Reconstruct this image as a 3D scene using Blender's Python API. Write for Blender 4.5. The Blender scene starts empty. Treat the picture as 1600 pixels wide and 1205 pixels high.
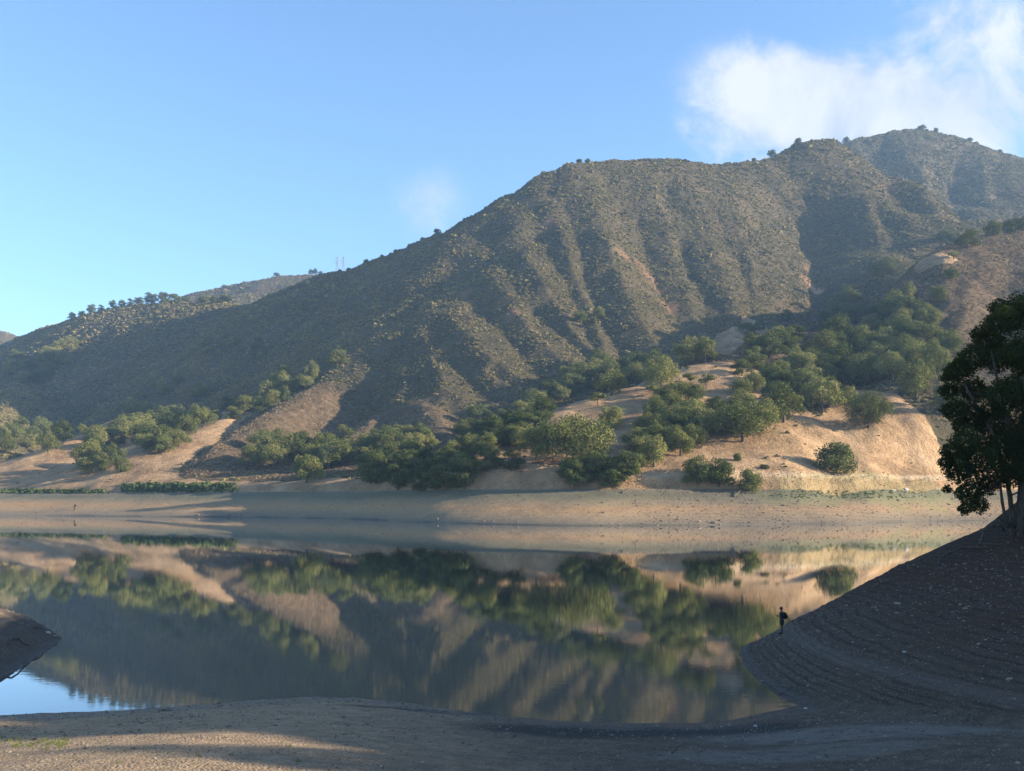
HAZE=0.00022; SUN_STR=4.5; SKY_STR=.11; EXPO=0.35; CLOUD=9.0; SKY_TINT=(1.0,1.0,1.0); SKY_DUST=1.0; SKY_OZONE=1.0
HAZE=0.00008; SUN_STR=5.0; SKY_STR=.088; EXPO=1.64; CLOUD=3.9; SKY_TINT=(.88,1.04,1.22); SKY_DUST=.4; SKY_OZONE=2.0
import bpy, math, random
import numpy as np
random.seed(7); RNG = np.random.default_rng(11)
R = math.radians
scene = bpy.context.scene
COL = scene.collection
F, HZ, EYE = 1500.0, 780.0, 10.2          # focal length in photo pixels, horizon row, eye height over the water
SUN_EL, SUN_AZ = 16.5, 8.0                # degrees; azimuth measured from +X towards the camera side (-Y)

# ------------------------------------------------------------------ helpers
def at(px, py, Y):
    return ((px-800.0)/F*Y, Y, EYE + (HZ-py)/F*Y)

def tag(o, label=None, cat=None, group=None, kind=None):
    if label: o['label'] = label
    if cat: o['category'] = cat
    if group: o['group'] = group
    if kind: o['kind'] = kind
    return o

def mesh_np(name, V, Fc, mat=None, smooth=False, attrs=None, fmat=None):
    """numpy verts + equal sized faces -> mesh datablock"""
    me = bpy.data.meshes.new(name)
    V = np.asarray(V, dtype=np.float32); Fc = np.asarray(Fc, dtype=np.int32)
    n = Fc.shape[1]
    me.vertices.add(len(V)); me.vertices.foreach_set('co', V.ravel())
    me.loops.add(Fc.size); me.loops.foreach_set('vertex_index', Fc.ravel())
    me.polygons.add(len(Fc))
    me.polygons.foreach_set('loop_start', np.arange(0, Fc.size, n, dtype=np.int32))
    me.polygons.foreach_set('loop_total', np.full(len(Fc), n, dtype=np.int32))
    if smooth: me.polygons.foreach_set('use_smooth', np.ones(len(Fc), dtype=bool))
    me.update(calc_edges=True)
    for k, a in (attrs or {}).items():
        at_ = me.attributes.new(k, 'FLOAT', 'POINT'); at_.data.foreach_set('value', np.asarray(a, dtype=np.float32).ravel())
    if mat:
        for m in (mat if isinstance(mat, (list, tuple)) else [mat]): me.materials.append(m)
    if fmat is not None: me.polygons.foreach_set('material_index', np.asarray(fmat, dtype=np.int32))
    me.validate()
    return me

def link(name, data, parent=None, loc=None):
    o = bpy.data.objects.new(name, data); COL.objects.link(o)
    if parent: o.parent = parent
    if loc is not None: o.location = loc
    return o

def grid_faces(ny, nx):
    a = np.arange(ny*nx).reshape(ny, nx)
    return np.stack([a[:-1, :-1], a[:-1, 1:], a[1:, 1:], a[1:, :-1]], -1).reshape(-1, 4)

def smooth01(t): t = np.clip(t, 0, 1); return t*t*(3-2*t)

def gnoise(x, y, seed=0):
    """2-d gradient noise, about -1..1"""
    x = np.asarray(x, float); y = np.asarray(y, float)
    ix = np.floor(x).astype(np.int64); iy = np.floor(y).astype(np.int64)
    fx = x-ix; fy = y-iy
    def g(i, j, dx, dy):
        h = (i*374761393 + j*668265263 + seed*1442695041) & 0xffffffff
        h = ((h ^ (h >> 13))*1274126177) & 0xffffffff
        h = (h ^ (h >> 16)) & 0xffff
        a = h*(2*math.pi/65536.0)
        return np.cos(a)*dx + np.sin(a)*dy
    u = fx*fx*fx*(fx*(fx*6-15)+10); v = fy*fy*fy*(fy*(fy*6-15)+10)
    a = g(ix, iy, fx, fy)*(1-u) + g(ix+1, iy, fx-1, fy)*u
    b = g(ix, iy+1, fx, fy-1)*(1-u) + g(ix+1, iy+1, fx-1, fy-1)*u
    return (a*(1-v)+b*v)*1.5

def fbm(x, y, o=4, seed=0, gain=.5):
    s = 0; a = 1.0; t = 0
    for k in range(o):
        s = s + a*gnoise(x*2**k+13.7*k, y*2**k-7.1*k, seed+k); t += a; a *= gain
    return s/t

# ------------------------------------------------------------------ material helpers
class NT:
    def __init__(self, mat):
        mat.use_nodes = True; self.m = mat; self.t = mat.node_tree; self.t.nodes.clear()
    def n(self, typ, **kw):
        nd = self.t.nodes.new(typ)
        for k, v in kw.items():
            if k == 'ins':
                for s, val in v.items():
                    if hasattr(val, 'is_output') or isinstance(val, bpy.types.NodeSocket): self.t.links.new(val, nd.inputs[s])
                    else: nd.inputs[s].default_value = val
            else: setattr(nd, k, v)
        return nd
    def math(self, op, a, b=None, c=None, clamp=False):
        nd = self.t.nodes.new('ShaderNodeMath'); nd.operation = op; nd.use_clamp = clamp
        for i, v in enumerate((a, b, c)):
            if v is None: continue
            if isinstance(v, bpy.types.NodeSocket): self.t.links.new(v, nd.inputs[i])
            else: nd.inputs[i].default_value = v
        return nd.outputs[0]
    def mix(self, f, a, b, mode='MIX'):
        nd = self.t.nodes.new('ShaderNodeMix'); nd.data_type = 'RGBA'; nd.blend_type = mode
        for s, v in ((0, f), (6, a), (7, b)):
            if isinstance(v, bpy.types.NodeSocket): self.t.links.new(v, nd.inputs[s])
            else: nd.inputs[s].default_value = v if s == 0 else (*v, 1) if len(v) == 3 else v
        return nd.outputs[2]
    def noise(self, vec, scale, detail=4, rough=.55, dist=0.0):
        nd = self.n('ShaderNodeTexNoise', ins={'Scale': scale, 'Detail': detail, 'Roughness': rough, 'Distortion': dist})
        if vec is not None: self.t.links.new(vec, nd.inputs['Vector'])
        return nd.outputs['Fac']
    def ramp(self, f, stops, interp='LINEAR'):
        nd = self.t.nodes.new('ShaderNodeValToRGB'); cr = nd.color_ramp; cr.interpolation = interp
        while len(cr.elements) < len(stops): cr.elements.new(.5)
        for e, (p, c) in zip(cr.elements, stops):
            e.position = p; e.color = (*c, 1) if len(c) == 3 else c
        self.t.links.new(f, nd.inputs[0]); return nd.outputs[0]
    def sstep(self, v, a, b, lo=0.0, hi=1.0):
        nd = self.n('ShaderNodeMapRange', interpolation_type='SMOOTHSTEP', ins={'Value': v, 'From Min': a, 'From Max': b, 'To Min': lo, 'To Max': hi})
        return nd.outputs[0]
    def pos(self): return self.n('ShaderNodeNewGeometry').outputs['Position']
    def attr(self, name, typ='GEOMETRY'):
        return self.n('ShaderNodeAttribute', attribute_name=name, attribute_type=typ).outputs['Fac']
    def scale(self, vec, s):
        nd = self.n('ShaderNodeVectorMath', operation='MULTIPLY', ins={0: vec, 1: s}); return nd.outputs[0]
    def bump(self, h, strength=1.0, dist=1.0, normal=None):
        nd = self.n('ShaderNodeBump', ins={'Height': h, 'Strength': strength, 'Distance': dist})
        if normal: self.t.links.new(normal, nd.inputs['Normal'])
        return nd.outputs[0]
    def out(self, bsdf):
        o = self.n('ShaderNodeOutputMaterial'); self.t.links.new(bsdf, o.inputs['Surface'])
    def principled(self, color, rough=.9, normal=None, spec=.2, **kw):
        nd = self.n('ShaderNodeBsdfPrincipled')
        for s, v in (('Base Color', color), ('Roughness', rough), ('Specular IOR Level', spec), *[(k.replace('_', ' '), v) for k, v in kw.items()]):
            if isinstance(v, bpy.types.NodeSocket): self.t.links.new(v, nd.inputs[s])
            else: nd.inputs[s].default_value = (*v, 1) if isinstance(v, tuple) and len(v) == 3 else v
        if normal: self.t.links.new(normal, nd.inputs['Normal'])
        return nd.outputs[0]

def newmat(name):
    return NT(bpy.data.materials.new(name))

# ------------------------------------------------------------------ far terrain
FARPX = [-900, 0, 250, 400, 500, 600, 700, 800, 900, 1000, 1150, 1300, 1400, 1500, 1700, 2700]
SHORE = [805, 805.5, 807.5, 808.5, 809, 813, 817, 820.5, 822, 821.5, 820, 819, 815.5, 813.5, 812, 810]
VEGY = [760, 715, 650, 600, 550, 500, 465, 450, 445, 440, 440, 448, 475, 505, 540, 600]
_dx = np.arange(-1200, 3000, 5.); _k = np.exp(-(np.arange(-40, 41)/16.)**2); _k /= _k.sum()
_sh = np.convolve(np.pad(np.interp(_dx, FARPX, SHORE), 40, 'edge'), _k, 'valid'); _ve = np.convolve(np.pad(np.interp(_dx, FARPX, VEGY), 40, 'edge'), _k, 'valid')
def shoreY(px): return F*EYE/(np.interp(px, _dx, _sh)-HZ)
def vegY(px): return np.interp(px, _dx, _ve)
# ridge crests: (kind, side slope, crest roundness, [(px, py, depth), ...])   kind 0 chaparral, 1 dry grass, 2 russet scrub
RIDGES = [
 (0,.86,92,[(-900,600,2600),(-300,590,2420),(-30,566,2240),(30,548,2140),(100,512,2010),(150,497,1940),(200,482,1880),(250,477,1830),(290,476,1790),(350,478,1720),(400,479,1665),(440,471,1620),(500,446,1540),(540,428,1490)]),
 (0,.80,14,[(540,428,1490),(600,405,1430),(690,366,1370)]),
 (0,.80,14,[(600,405,1430),(690,366,1370),(740,340,1385),(800,305,1400),(860,272,1430),(895,257,1450),(950,251,1480),(1020,250,1520),(1060,253,1540),(1110,259,1560),(1150,257,1575),(1200,245,1610),(1245,226,1660),(1290,219,1700)]),
 (0,.62,8,[(690,366,1370),(668,440,1255),(612,515,1140),(550,582,1000)]),
 (2,.54,8,[(550,582,1000),(500,606,900),(440,640,830),(385,680,760),(350,705,725)]),
 (2,.54,8,[(612,515,1140),(624,590,950),(575,650,820),(490,700,725)]),
 (2,.54,10,[(624,590,950),(670,640,800),(690,680,710)]),
 (0,.62,6,[(695,372,1360),(712,430,1210),(760,505,1060),(805,548,970),(848,582,890)]),
 (0,.58,6,[(712,430,1210),(690,500,1080),(722,560,950),(762,609,855)]),
 (0,.58,6,[(668,440,1255),(650,520,1060),(660,580,930),(690,620,840)]),
 (0,.63,8,[(790,325,1385),(832,400,1195),(856,470,1060),(895,530,960),(938,572,880)]),
 (0,.62,8,[(895,257,1450),(905,330,1310),(915,400,1180),(950,470,1050),(1000,530,930),(1030,565,850)]),
 (0,.64,6,[(950,252,1480),(980,340,1330),(1012,420,1170),(1052,482,1040),(1090,528,930)]),
 (0,.60,6,[(1040,251,1530),(1060,340,1360),(1090,420,1190),(1118,485,1060),(1130,520,980)]),
 (0,.62,6,[(1110,259,1560),(1128,340,1400),(1155,420,1220),(1180,490,1080),(1195,525,980)]),
 (0,.56,10,[(1160,256,1580),(1190,320,1460),(1235,380,1310),(1265,420,1220),(1288,450,1150)]),
 (0,.72,10,[(1290,219,1700),(1340,243,1650),(1400,286,1560),(1440,325,1480),(1475,350,1400),(1490,365,1330)]),
 (0,.72,16,[(1290,238,2220),(1330,221,2276),(1390,207,2321),(1440,204,2343),(1480,213,2354),(1540,234,2365),(1600,250,2377),(1750,290,2399),(2000,330,2399),(2700,380,2399)]),
 (0,.78,10,[(1440,204,2343),(1436,240,2187),(1450,280,1946),(1495,330,1795)]),
 (0,.60,10,[(1540,234,2365),(1590,290,2176),(1640,340,1925)]),
 (2,.56,14,[(2700,250,1500),(2000,290,1200),(1750,335,1060),(1600,362,1000),(1530,373,965),(1500,381,940),(1440,397,900),(1400,413,870),(1330,448,820),(1290,466,800),(1240,486,770),(1200,512,740),(1120,553,690),(1085,577,660)]),
 (2,.50,10,[(1620,358,1005),(1565,440,900),(1530,520,790),(1500,580,715)]),
 (2,.48,10,[(1460,392,910),(1450,450,830),(1430,520,730)]),
 (0,.48,8,[(1400,413,870),(1340,490,760),(1300,560,660)]),
 (0,.48,8,[(1290,466,800),(1240,540,700),(1220,590,620)]),
 (1,.54,22,[(1900,700,700),(1700,645,690),(1600,622,680),(1500,609,655),(1400,603,620),(1330,608,600),(1290,631,580),(1250,652,560),(1180,692,525),(1110,725,490),(1050,750,460)]),
 (1,.46,16,[(1135,570,650),(1100,573,640),(1050,586,625),(1000,602,610),(940,622,590),(900,641,570),(850,666,548),(790,700,515),(735,745,480)]),
 (1,.36,10,[(370,640,900),(340,662,840),(325,670,815),(280,698,780),(200,732,730),(130,757,710)]),
 (1,.42,10,[(190,655,960),(130,687,880),(60,727,810),(-20,750,770),(-200,757,780)]),
 (0,.50,16,[(30,600,1500),(10,650,1250),(-20,700,960)]),
 (0,.45,20,[(-300,500,3200),(-100,512,3000),(0,517,2950),(32,528,2930),(80,560,2900)]),
 (0,.50,24,[(120,560,2700),(230,490,2680),(300,462,2650),(350,450,2620),(400,440,2600),(440,432,2600),(480,430,2600),(560,431,2600),(700,440,2650)]),
]
def terrain_far(px, Y):
    X = (px-800)/F*Y
    ys = shoreY(px) + 9*fbm(X/60., Y/60., 3, 5)
    yv = vegY(px) + 9*fbm(X/50., Y/50., 3, 9)
    t = (Y-ys)/(yv-ys)
    fl = np.where(t < 0, t*14-0.05, 15*np.clip(t, 0, 1)**1.05)
    over = np.maximum(Y-yv, 0)
    fl = fl + np.where(t > 1, (4+6.5*smooth01((px-560)/160)*smooth01((1420-px)/90))*(1-np.exp(-over/6)) + .10*np.minimum(over, 700), 0)
    best = np.full(px.shape, -1e9); kind = np.zeros(px.shape)
    Xw = X + 7*fbm(X/130., Y/130., 2, 21); Yw = Y + 7*fbm(X/130.+40, Y/130., 2, 31)
    for kd, sl, rd, pts in RIDGES:
        P = [at(*p) for p in pts]
        for (x0, y0, z0), (x1, y1, z1) in zip(P[:-1], P[1:]):
            dx, dy = x1-x0, y1-y0; L2 = dx*dx+dy*dy
            tt = np.clip(((Xw-x0)*dx+(Yw-y0)*dy)/L2, 0, 1)
            d = np.hypot(Xw-x0-tt*dx, Yw-y0-tt*dy)
            h = z0+(z1-z0)*tt - sl*(np.sqrt(d*d+rd*rd)-rd)
            kind = np.where(h > best, kd, kind); best = np.maximum(best, h)
    k = 7.0
    m = np.maximum(fl, best); mn = np.minimum(fl, best)
    h = m + k*np.exp(-(m-mn)/k)*.5
    w = smooth01((Y-yv+6)/70.)
    h = fl + w*(h-fl)
    amp = smooth01((h-18)/120)
    rg = 1-2*np.abs(gnoise(X/46.+.3*fbm(X/120., Y/120., 2, 3), Y/120., 41))
    near = smooth01((1900-Y)/500)
    h = h + amp*(3.5*fbm(X/80., Y/160., 3, 51) + 1.2*rg*near) + smooth01((h-15)/12)*1.3*fbm(X/22., Y/22., 3, 61)
    h = h + (.5*fbm(X/60., Y/14., 3, 71)+.10*fbm(X/6., Y/4., 3, 72))*smooth01(t*5)
    return X, h, kind, t, best-fl

pxs = np.concatenate([np.arange(-900, -60, 12), np.arange(-60, 1660, 3.6), np.arange(1660, 2701, 12)])
Ys = np.concatenate([np.arange(318, 700, 1.6), np.arange(700, 1750, 3.2), np.arange(1750, 3500, 12)])
PX, YY = np.meshgrid(pxs, Ys)
FX, FZ, KIND, TT, OVER = terrain_far(PX, YY)
# bench road cut into the grass slope on the right
def road_w(px): return smooth01((px-975)/40)*smooth01((1600-px)/60)
ROADZ = 21.5
rw = road_w(PX)*(OVER > -8)
rd_ = np.abs(FZ-ROADZ)
FZ = np.where(rd_ < 1.2, FZ + (ROADZ-FZ)*.85*rw, FZ)
def hit(px, py, skip=0.0, y0=330):
    """first point of the far terrain met by the ray of a photo pixel"""
    j = np.interp(px, pxs, np.arange(len(pxs))); j0 = int(j); f = j-j0; j1 = min(j0+1, len(pxs)-1)
    z = FZ[:, j0]*(1-f)+FZ[:, j1]*f
    ray = EYE+(HZ-py)/F*Ys
    ok = (z >= ray) & (Ys > max(y0, skip))
    if not ok.any(): return None
    i = int(np.argmax(ok)); 
    if i == 0: return (px-800)/F*Ys[0], Ys[0], z[0]
    a = z[i-1]-ray[i-1]; b = z[i]-ray[i]; u = 0 if b == a else min(max(-a/(b-a), 0), 1)
    Y = Ys[i-1]+(Ys[i]-Ys[i-1])*u
    return (px-800)/F*Y, Y, z[i-1]*(1-u)+z[i]*u
def far_z(X, Y):
    px = X/Y*F+800
    j = np.interp(px, pxs, np.arange(len(pxs))); i = np.interp(Y, Ys, np.arange(len(Ys)))
    j0 = np.minimum(j.astype(int), len(pxs)-2); i0 = np.minimum(i.astype(int), len(Ys)-2); fj = j-j0; fi = i-i0
    return (FZ[i0, j0]*(1-fj)+FZ[i0, j0+1]*fj)*(1-fi)+(FZ[i0+1, j0]*(1-fj)+FZ[i0+1, j0+1]*fj)*fi

# ravines: (depth, width, [(px, py) down the slope]); found on the ground first, then cut
GULLIES = [(17,50,[(715,425),(735,450),(775,492),(820,540),(866,590)]), (19,50,[(805,410),(842,472),(890,516),(948,566)]), (16,36,[(672,500),(702,546),(742,582),(776,606)]),
 (20,48,[(835,320),(852,350),(872,405),(905,470),(930,520)]), (20,48,[(885,310),(903,357),(920,430),(948,500),(985,552)]), (30,62,[(975,280),(998,327),(1022,410),(1056,470),(1100,532)]),
 (24,55,[(1070,380),(1098,450),(1132,536)]), (16,40,[(1040,300),(1060,360),(1085,430)]), (18,45,[(1120,330),(1150,390),(1172,440),(1200,512)]), (14,40,[(1175,300),(1195,370),(1225,440),(1240,480)]),
 (60,110,[(1262,262),(1262,310),(1272,370),(1290,440),(1300,462)]), (30,60,[(610,545),(572,598),(520,650),(452,700)]), (14,36,[(640,480),(640,540),(655,600)]), (12,34,[(760,350),(790,400),(810,450)]),
 (48,80,[(1362,238),(1385,266),(1430,306)]), (48,80,[(1500,232),(1486,275),(1505,330)]), (16,40,[(1550,262),(1560,310)]),
 (24,55,[(1440,432),(1405,480),(1370,530),(1320,575)]), (16,45,[(1590,400),(1570,450),(1540,510)]), (14,40,[(1500,420),(1480,470),(1450,530)]), (12,30,[(930,560),(960,545)]),
 (10,30,[(590,620),(610,650),(625,680)]), (12,36,[(1330,290),(1380,330),(1400,380)]), (10,30,[(860,300),(880,340),(890,380)]),
 (10,26,[(690,440),(690,480)]), (11,30,[(745,545),(770,570),(800,592)]), (9,26,[(905,540),(925,560)]), (6,22,[(1330,640),(1300,690),(1290,740)]), (5,18,[(1400,650),(1420,700),(1410,745)])]
cuts = []
for D_, W_, pts in GULLIES:
    D_ = D_*(.74 if D_ < 50 else .95); W_ = W_*.92
    P_ = [h_ for h_ in (hit(*p) for p in pts) if h_]
    for i_ in range(len(P_)-1): cuts.append((D_*(.55 if i_ == 0 else 1), W_, P_[i_], P_[i_+1]))
WXX = FX + 6*fbm(FX/40., YY/40., 3, 121); WYY = YY + 6*fbm(FX/40.+9, YY/40., 3, 122)
drop = np.zeros_like(FZ)
for D_, W_, a_, b_ in cuts:
    dx, dy = b_[0]-a_[0], b_[1]-a_[1]
    r0 = np.searchsorted(Ys, min(a_[1], b_[1])-W_-12); r1 = np.searchsorted(Ys, max(a_[1], b_[1])+W_+12)
    if r1 <= r0: continue
    x_, y_ = WXX[r0:r1], WYY[r0:r1]
    t_ = np.clip(((x_-a_[0])*dx+(y_-a_[1])*dy)/(dx*dx+dy*dy+1e-6), 0, 1)
    d_ = np.hypot(x_-a_[0]-t_*dx, y_-a_[1]-t_*dy)
    drop[r0:r1] = np.maximum(drop[r0:r1], D_*np.clip(1-d_/W_, 0, 1)**1.15)
FZ = FZ - drop
# cover: 0 = chaparral, 1 = dry grass ; russet ; laid out on the ground by ridge and in ground patches (X, Y, radius)
def blur(a, n=3):
    for _ in range(n):
        a = (a+np.roll(a, 1, 0)+np.roll(a, -1, 0)+np.roll(a, 1, 1)+np.roll(a, -1, 1))/5
    return a
grass = ((KIND == 1) & (OVER > -4)).astype(float)
grass = np.maximum(grass, (YY < vegY(PX)+32+25*fbm(FX/40, YY/40, 2, 4)).astype(float))
russ = (KIND == 2).astype(float)
def patch(arr, pts, val=1.0):
    for px, py, r in pts:
        h = hit(px, py)
        if h:
            d = np.hypot(FX-h[0], (YY-h[1])*.7)/r + .35*fbm(FX/18., YY/18., 3, 8)
            arr[:] = np.where(d < 1, val, arr)
patch(grass, [(1465,402,15),(1450,410,12),(1160,533,24),(1185,520,18),(1135,548,20),(60,745,40),(120,752,30)])
patch(grass, [(1275,455,9)])
rust = np.zeros_like(grass)
patch(rust, [(1030,455,12),(1045,478,12),(1012,430,10),(725,462,9),(735,470,9),(1268,446,14),(1278,453,10),(975,400,10),(1000,412,9),(790,470,10),(800,490,10),(860,345,9),(1385,300,10),(1265,425,9)])
GRASS = np.clip(blur(grass, 3), 0, 1); RUSS = np.clip(blur(russ, 8), 0, 1); RUST = np.clip(blur(rust, 3), 0, 1)
ROAD = blur(((np.abs(FZ-ROADZ) < .9)*rw).astype(float), 1)
# ------------------------------------------------------------------ far hills material
def mat_hills():
    g = newmat('hillside_ground'); p = g.pos(); z = g.n('ShaderNodeSeparateXYZ', ins={0: p}).outputs
    n1 = g.noise(p, .02, 5); n2 = g.noise(p, .16, 5, .65); n3 = g.noise(p, .9, 4, .7)
    chap = g.ramp(g.math('ADD', g.math('MULTIPLY', n1, .5), g.math('MULTIPLY', n2, .5)),
                  [(.35, (.055, .048, .027)), (.5, (.088, .070, .040)), (.62, (.130, .095, .055)), (.72, (.10, .095, .045))])
    rus = g.ramp(n2, [(.3, (.065, .044, .026)), (.5, (.12, .082, .048)), (.7, (.20, .14, .085))])
    base = g.mix(g.attr('russ'), chap, rus)
    rs = g.ramp(n3, [(.3, (.22, .11, .06)), (.7, (.36, .20, .11))])
    base = g.mix(g.math('MULTIPLY', g.attr('rust'), .5), base, rs)
    gn = g.math('ADD', g.math('MULTIPLY', g.noise(p, .045, 4), .45), g.math('ADD', g.math('MULTIPLY', n2, .3), g.math('MULTIPLY', n3, .25)))
    gr = g.ramp(gn, [(.34, (.17, .108, .060)), (.46, (.31, .195, .104)), (.56, (.44, .28, .152)), (.68, (.56, .375, .21))])
    gm = g.sstep(g.math('ADD', g.attr('grass'), g.math('MULTIPLY', g.math('SUBTRACT', n2, .5), .9)), .40, .60)
    base = g.mix(gm, base, gr)
    base = g.mix(g.math('MULTIPLY', g.attr('road'), .8), base, (.60, .45, .29))
    # drained shore: bands that follow the falling water level
    lv = g.math('ADD', z[2], g.math('MULTIPLY', g.math('SUBTRACT', g.noise(g.scale(p, (.012, .03, .1)), 1.0, 3), .5), 5.0))
    sh = g.ramp(g.math('DIVIDE', lv, 15.0), [(0, (.12, .10, .075)), (.035, (.20, .165, .115)), (.10, (.25, .18, .115)), (.25, (.33, .225, .125)), (.42, (.40, .235, .115)), (.6, (.27, .20, .115)), (.78, (.155, .14, .085)), (.93, (.165, .145, .095)), (1, (.27, .20, .13))])
    band = g.n('ShaderNodeTexWave', wave_type='BANDS', bands_direction='Z', ins={'Vector': p, 'Scale': .55, 'Distortion': 2.2, 'Detail': 3, 'Detail Scale': .4}).outputs['Fac']
    right = g.sstep(z[0], 30., 110.)
    sh = g.mix(g.math('MULTIPLY', g.math('MULTIPLY', band, right), .85), sh, (.12, .10, .08))
    sh = g.mix(g.math('MULTIPLY', g.sstep(n3, .45, .62), .5), sh, (.14, .115, .08))
    grn = g.math('MULTIPLY', g.attr('green'), g.sstep(n3, .35, .6))
    base = g.mix(g.sstep(g.attr('beach'), .35, .65), base, sh)
    base = g.mix(grn, base, (.17, .18, .075))
    h = g.math('ADD', g.math('MULTIPLY', n3, .9), g.math('ADD', g.math('MULTIPLY', n2, 1.8), g.math('MULTIPLY', g.math('MULTIPLY', band, g.attr('beach')), .35)))
    amt = g.math('SUBTRACT', 1.0, g.math('MULTIPLY', g.attr('beach'), .75))
    bp = g.n('ShaderNodeBump', ins={'Height': h, 'Strength': amt, 'Distance': 1.6}).outputs[0]
    g.out(g.principled(base, .95, bp, .05)); return g.m

green = np.zeros_like(GRASS)
patch(green, [(px, 771+random.uniform(-2, 3), random.uniform(7, 12)) for px in (1240, 1265, 1290, 1315, 1335, 1355, 1380, 1400, 1430, 1460)], .55)
patch(green, [(px, 778, 8) for px in (1210, 1235, 1260, 1285, 1310)], .5)
BEACH = 1-smooth01((TT-.93)/.1)
V = np.stack([FX, YY, FZ], -1).reshape(-1, 3)
me = mesh_np('hills', V, grid_faces(*FX.shape), mat_hills(), True,
             dict(grass=GRASS, russ=RUSS, rust=RUST, road=ROAD, beach=BEACH, green=np.clip(blur(green, 2), 0, 1)))
tag(link('hills', me), kind='structure')

# ------------------------------------------------------------------ near ground (camera beach, right bank, left spit)
def dist_poly(X, Y, pts):
    best = np.full(X.shape, 1e9)
    for (x0, y0), (x1, y1) in zip(pts[:-1], pts[1:]):
        dx, dy = x1-x0, y1-y0; t = np.clip(((X-x0)*dx+(Y-y0)*dy)/(dx*dx+dy*dy), 0, 1)
        best = np.minimum(best, np.hypot(X-x0-t*dx, Y-y0-t*dy))
    return best
def inside(X, Y, pts):
    c = np.zeros(X.shape, bool); n = len(pts)
    for i in range(n):
        x0, y0 = pts[i]; x1, y1 = pts[(i+1) % n]
        if y0 == y1: continue
        c ^= ((y0 > Y) != (y1 > Y)) & (X < (x1-x0)*(Y-y0)/(y1-y0)+x0)
    return c
def wl(px, py):                                    # a point on the water line
    Y = F*EYE/(py-HZ); return ((px-800)/F*Y, Y)
BANK = [wl(1245,1101), wl(1222,1092), wl(1205,1080), wl(1182,1062), wl(1165,1042), wl(1155,1024), wl(1156,1012), (19.5,70.3), (26.5,79), (42,95), (66,130), (112,163), (300,175), (300,-400), (15.2,-400), (15.2,44), (14.6,46)]
BSHORE_PX = [-3000, -400, 0, 200, 300, 400, 480, 560, 640, 700, 760, 850, 930, 1000, 1100, 1150, 1200, 1260, 1400]
BSHORE_PY = [1150, 1122, 1118, 1110, 1102, 1094, 1089, 1090, 1099, 1108, 1116, 1126, 1129, 1130, 1130, 1124, 1112, 1100, 1095]
SPIT = [wl(97,998), wl(70,1016), wl(40,1036), wl(0,1056), wl(-120,1100), wl(-400,1120), (-200,60), (-200,130), (-90,110), (-60,95), (-42,82), (-35.5,74)]
def terrain_near(X, Y):
    n = fbm(X/7., Y/7., 4, 101)
    wig = .35*fbm(X/3., Y/3., 3, 111)
    # camera beach
    pxx = np.where(Y > 4, X/np.maximum(Y, 4)*F+800, -400+0*X)
    # water line of the beach as a curve Y(X)
    sx = []; sy = []
    for a, b in zip(BSHORE_PX, BSHORE_PY):
        x, y = wl(a, b); sx.append(x); sy.append(y)
    ysh = np.interp(X, sx, sy)
    e = ysh-Y+wig
    be = np.where(e < 0, e*.16, .115*e + .0010*np.clip(e, 0, 60)**2)
    be = np.where(Y < 3, np.minimum(be, 8.5+.02*(3-Y)), be)
    be = be + .10*n*smooth01(e/5)
    # bank on the right
    sd = dist_poly(X, Y, BANK[:12]); sd = np.where(inside(X, Y, BANK), sd, -sd)
    sd = sd + .5*wig
    top = np.interp(Y, [-60,-20,5,15,25,40,60,90,130], [14,20,26,30,37,46,48,44,30])+3*fbm(X/30, Y/30, 2, 3)
    toe = np.interp(Y, [-60, 20, 34, 44, 50], [12, 19.5, 18, 14.6, 13.9])
    df = dist_poly(X, Y, BANK[:7]); db = dist_poly(X, Y, BANK[6:13])
    dd = np.where(Y < 50, np.minimum(np.where(Y < 47, 1e6, df), X-toe+wig*.5), df)
    h = np.where(sd < 0, sd*.30, .50*np.clip(dd, 0, 4) + .25*np.clip(dd-4, 0, 11) + .225*np.clip(dd-15, 0, 15) + .70*np.clip(dd-30, 0, None))
    south = smooth01((Y+20)/40.)
    h = np.where(sd > 0, h*(.55+.45*south), h)
    h = np.where(h > top*.6, top*.6+top*.4*np.tanh((h-top*.6)/(top*.4)), h)
    bk = np.where(sd > 0, .9*db+.02*db**2, 1e6); kk = .6
    h = np.where(sd > 0, np.minimum(h, bk)-kk*.5*np.exp(-np.abs(h-bk)/kk)*smooth01(h), h)
    ter = (.017*np.sin(h*24+3*n+2.5*fbm(X/2.,Y/2.,3,8))+.016*np.sin(h*8+4*n)+.02*fbm(X/1.2,Y/1.2,2,18))*(.35+smooth01(.6+1.8*fbm(X/5,Y/5,2,44)))
    h = h + np.where(sd > .5, ter + .16*n*smooth01(sd/4), 0)
    path = 1-smooth01(np.abs(dd-(3.2+.15*(62-Y)*.3))/.9)
    h = h - .06*path*(sd > 1)
    # spit on the left
    ss = dist_poly(X, Y, SPIT+SPIT[:1]); ss = np.where(inside(X, Y, SPIT), ss, -ss)
    sp = np.where(ss < 0, ss*.5, 2.3*(1-np.exp(-ss/2.4)) + .05*ss) + .10*n*smooth01(ss/2) + .05*np.sin(ss*5+n*2)*smooth01(ss)
    k = .18
    m = np.maximum(be, h); o = np.minimum(be, h)
    z = m + k*.5*np.exp(-(m-o)/k)*smooth01((m+.1)/.4)
    z = np.maximum(z, sp)
    z = z + .025*fbm(X/.9, Y/.9, 3, 131)*smooth01((z+.05)/.2)
    isbank = smooth01((h-be)/.6)*(sd > -2)
    return z, isbank, np.maximum(path*(sd > 1), 0), smooth01((sp-np.maximum(be, h))/.2)
gx = np.concatenate([np.arange(-160, -50, 1.2), np.arange(-50, -12, .22), np.arange(-12, 48, .16), np.arange(48, 80, .6), np.arange(80, 262, 1.6)])
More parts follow.
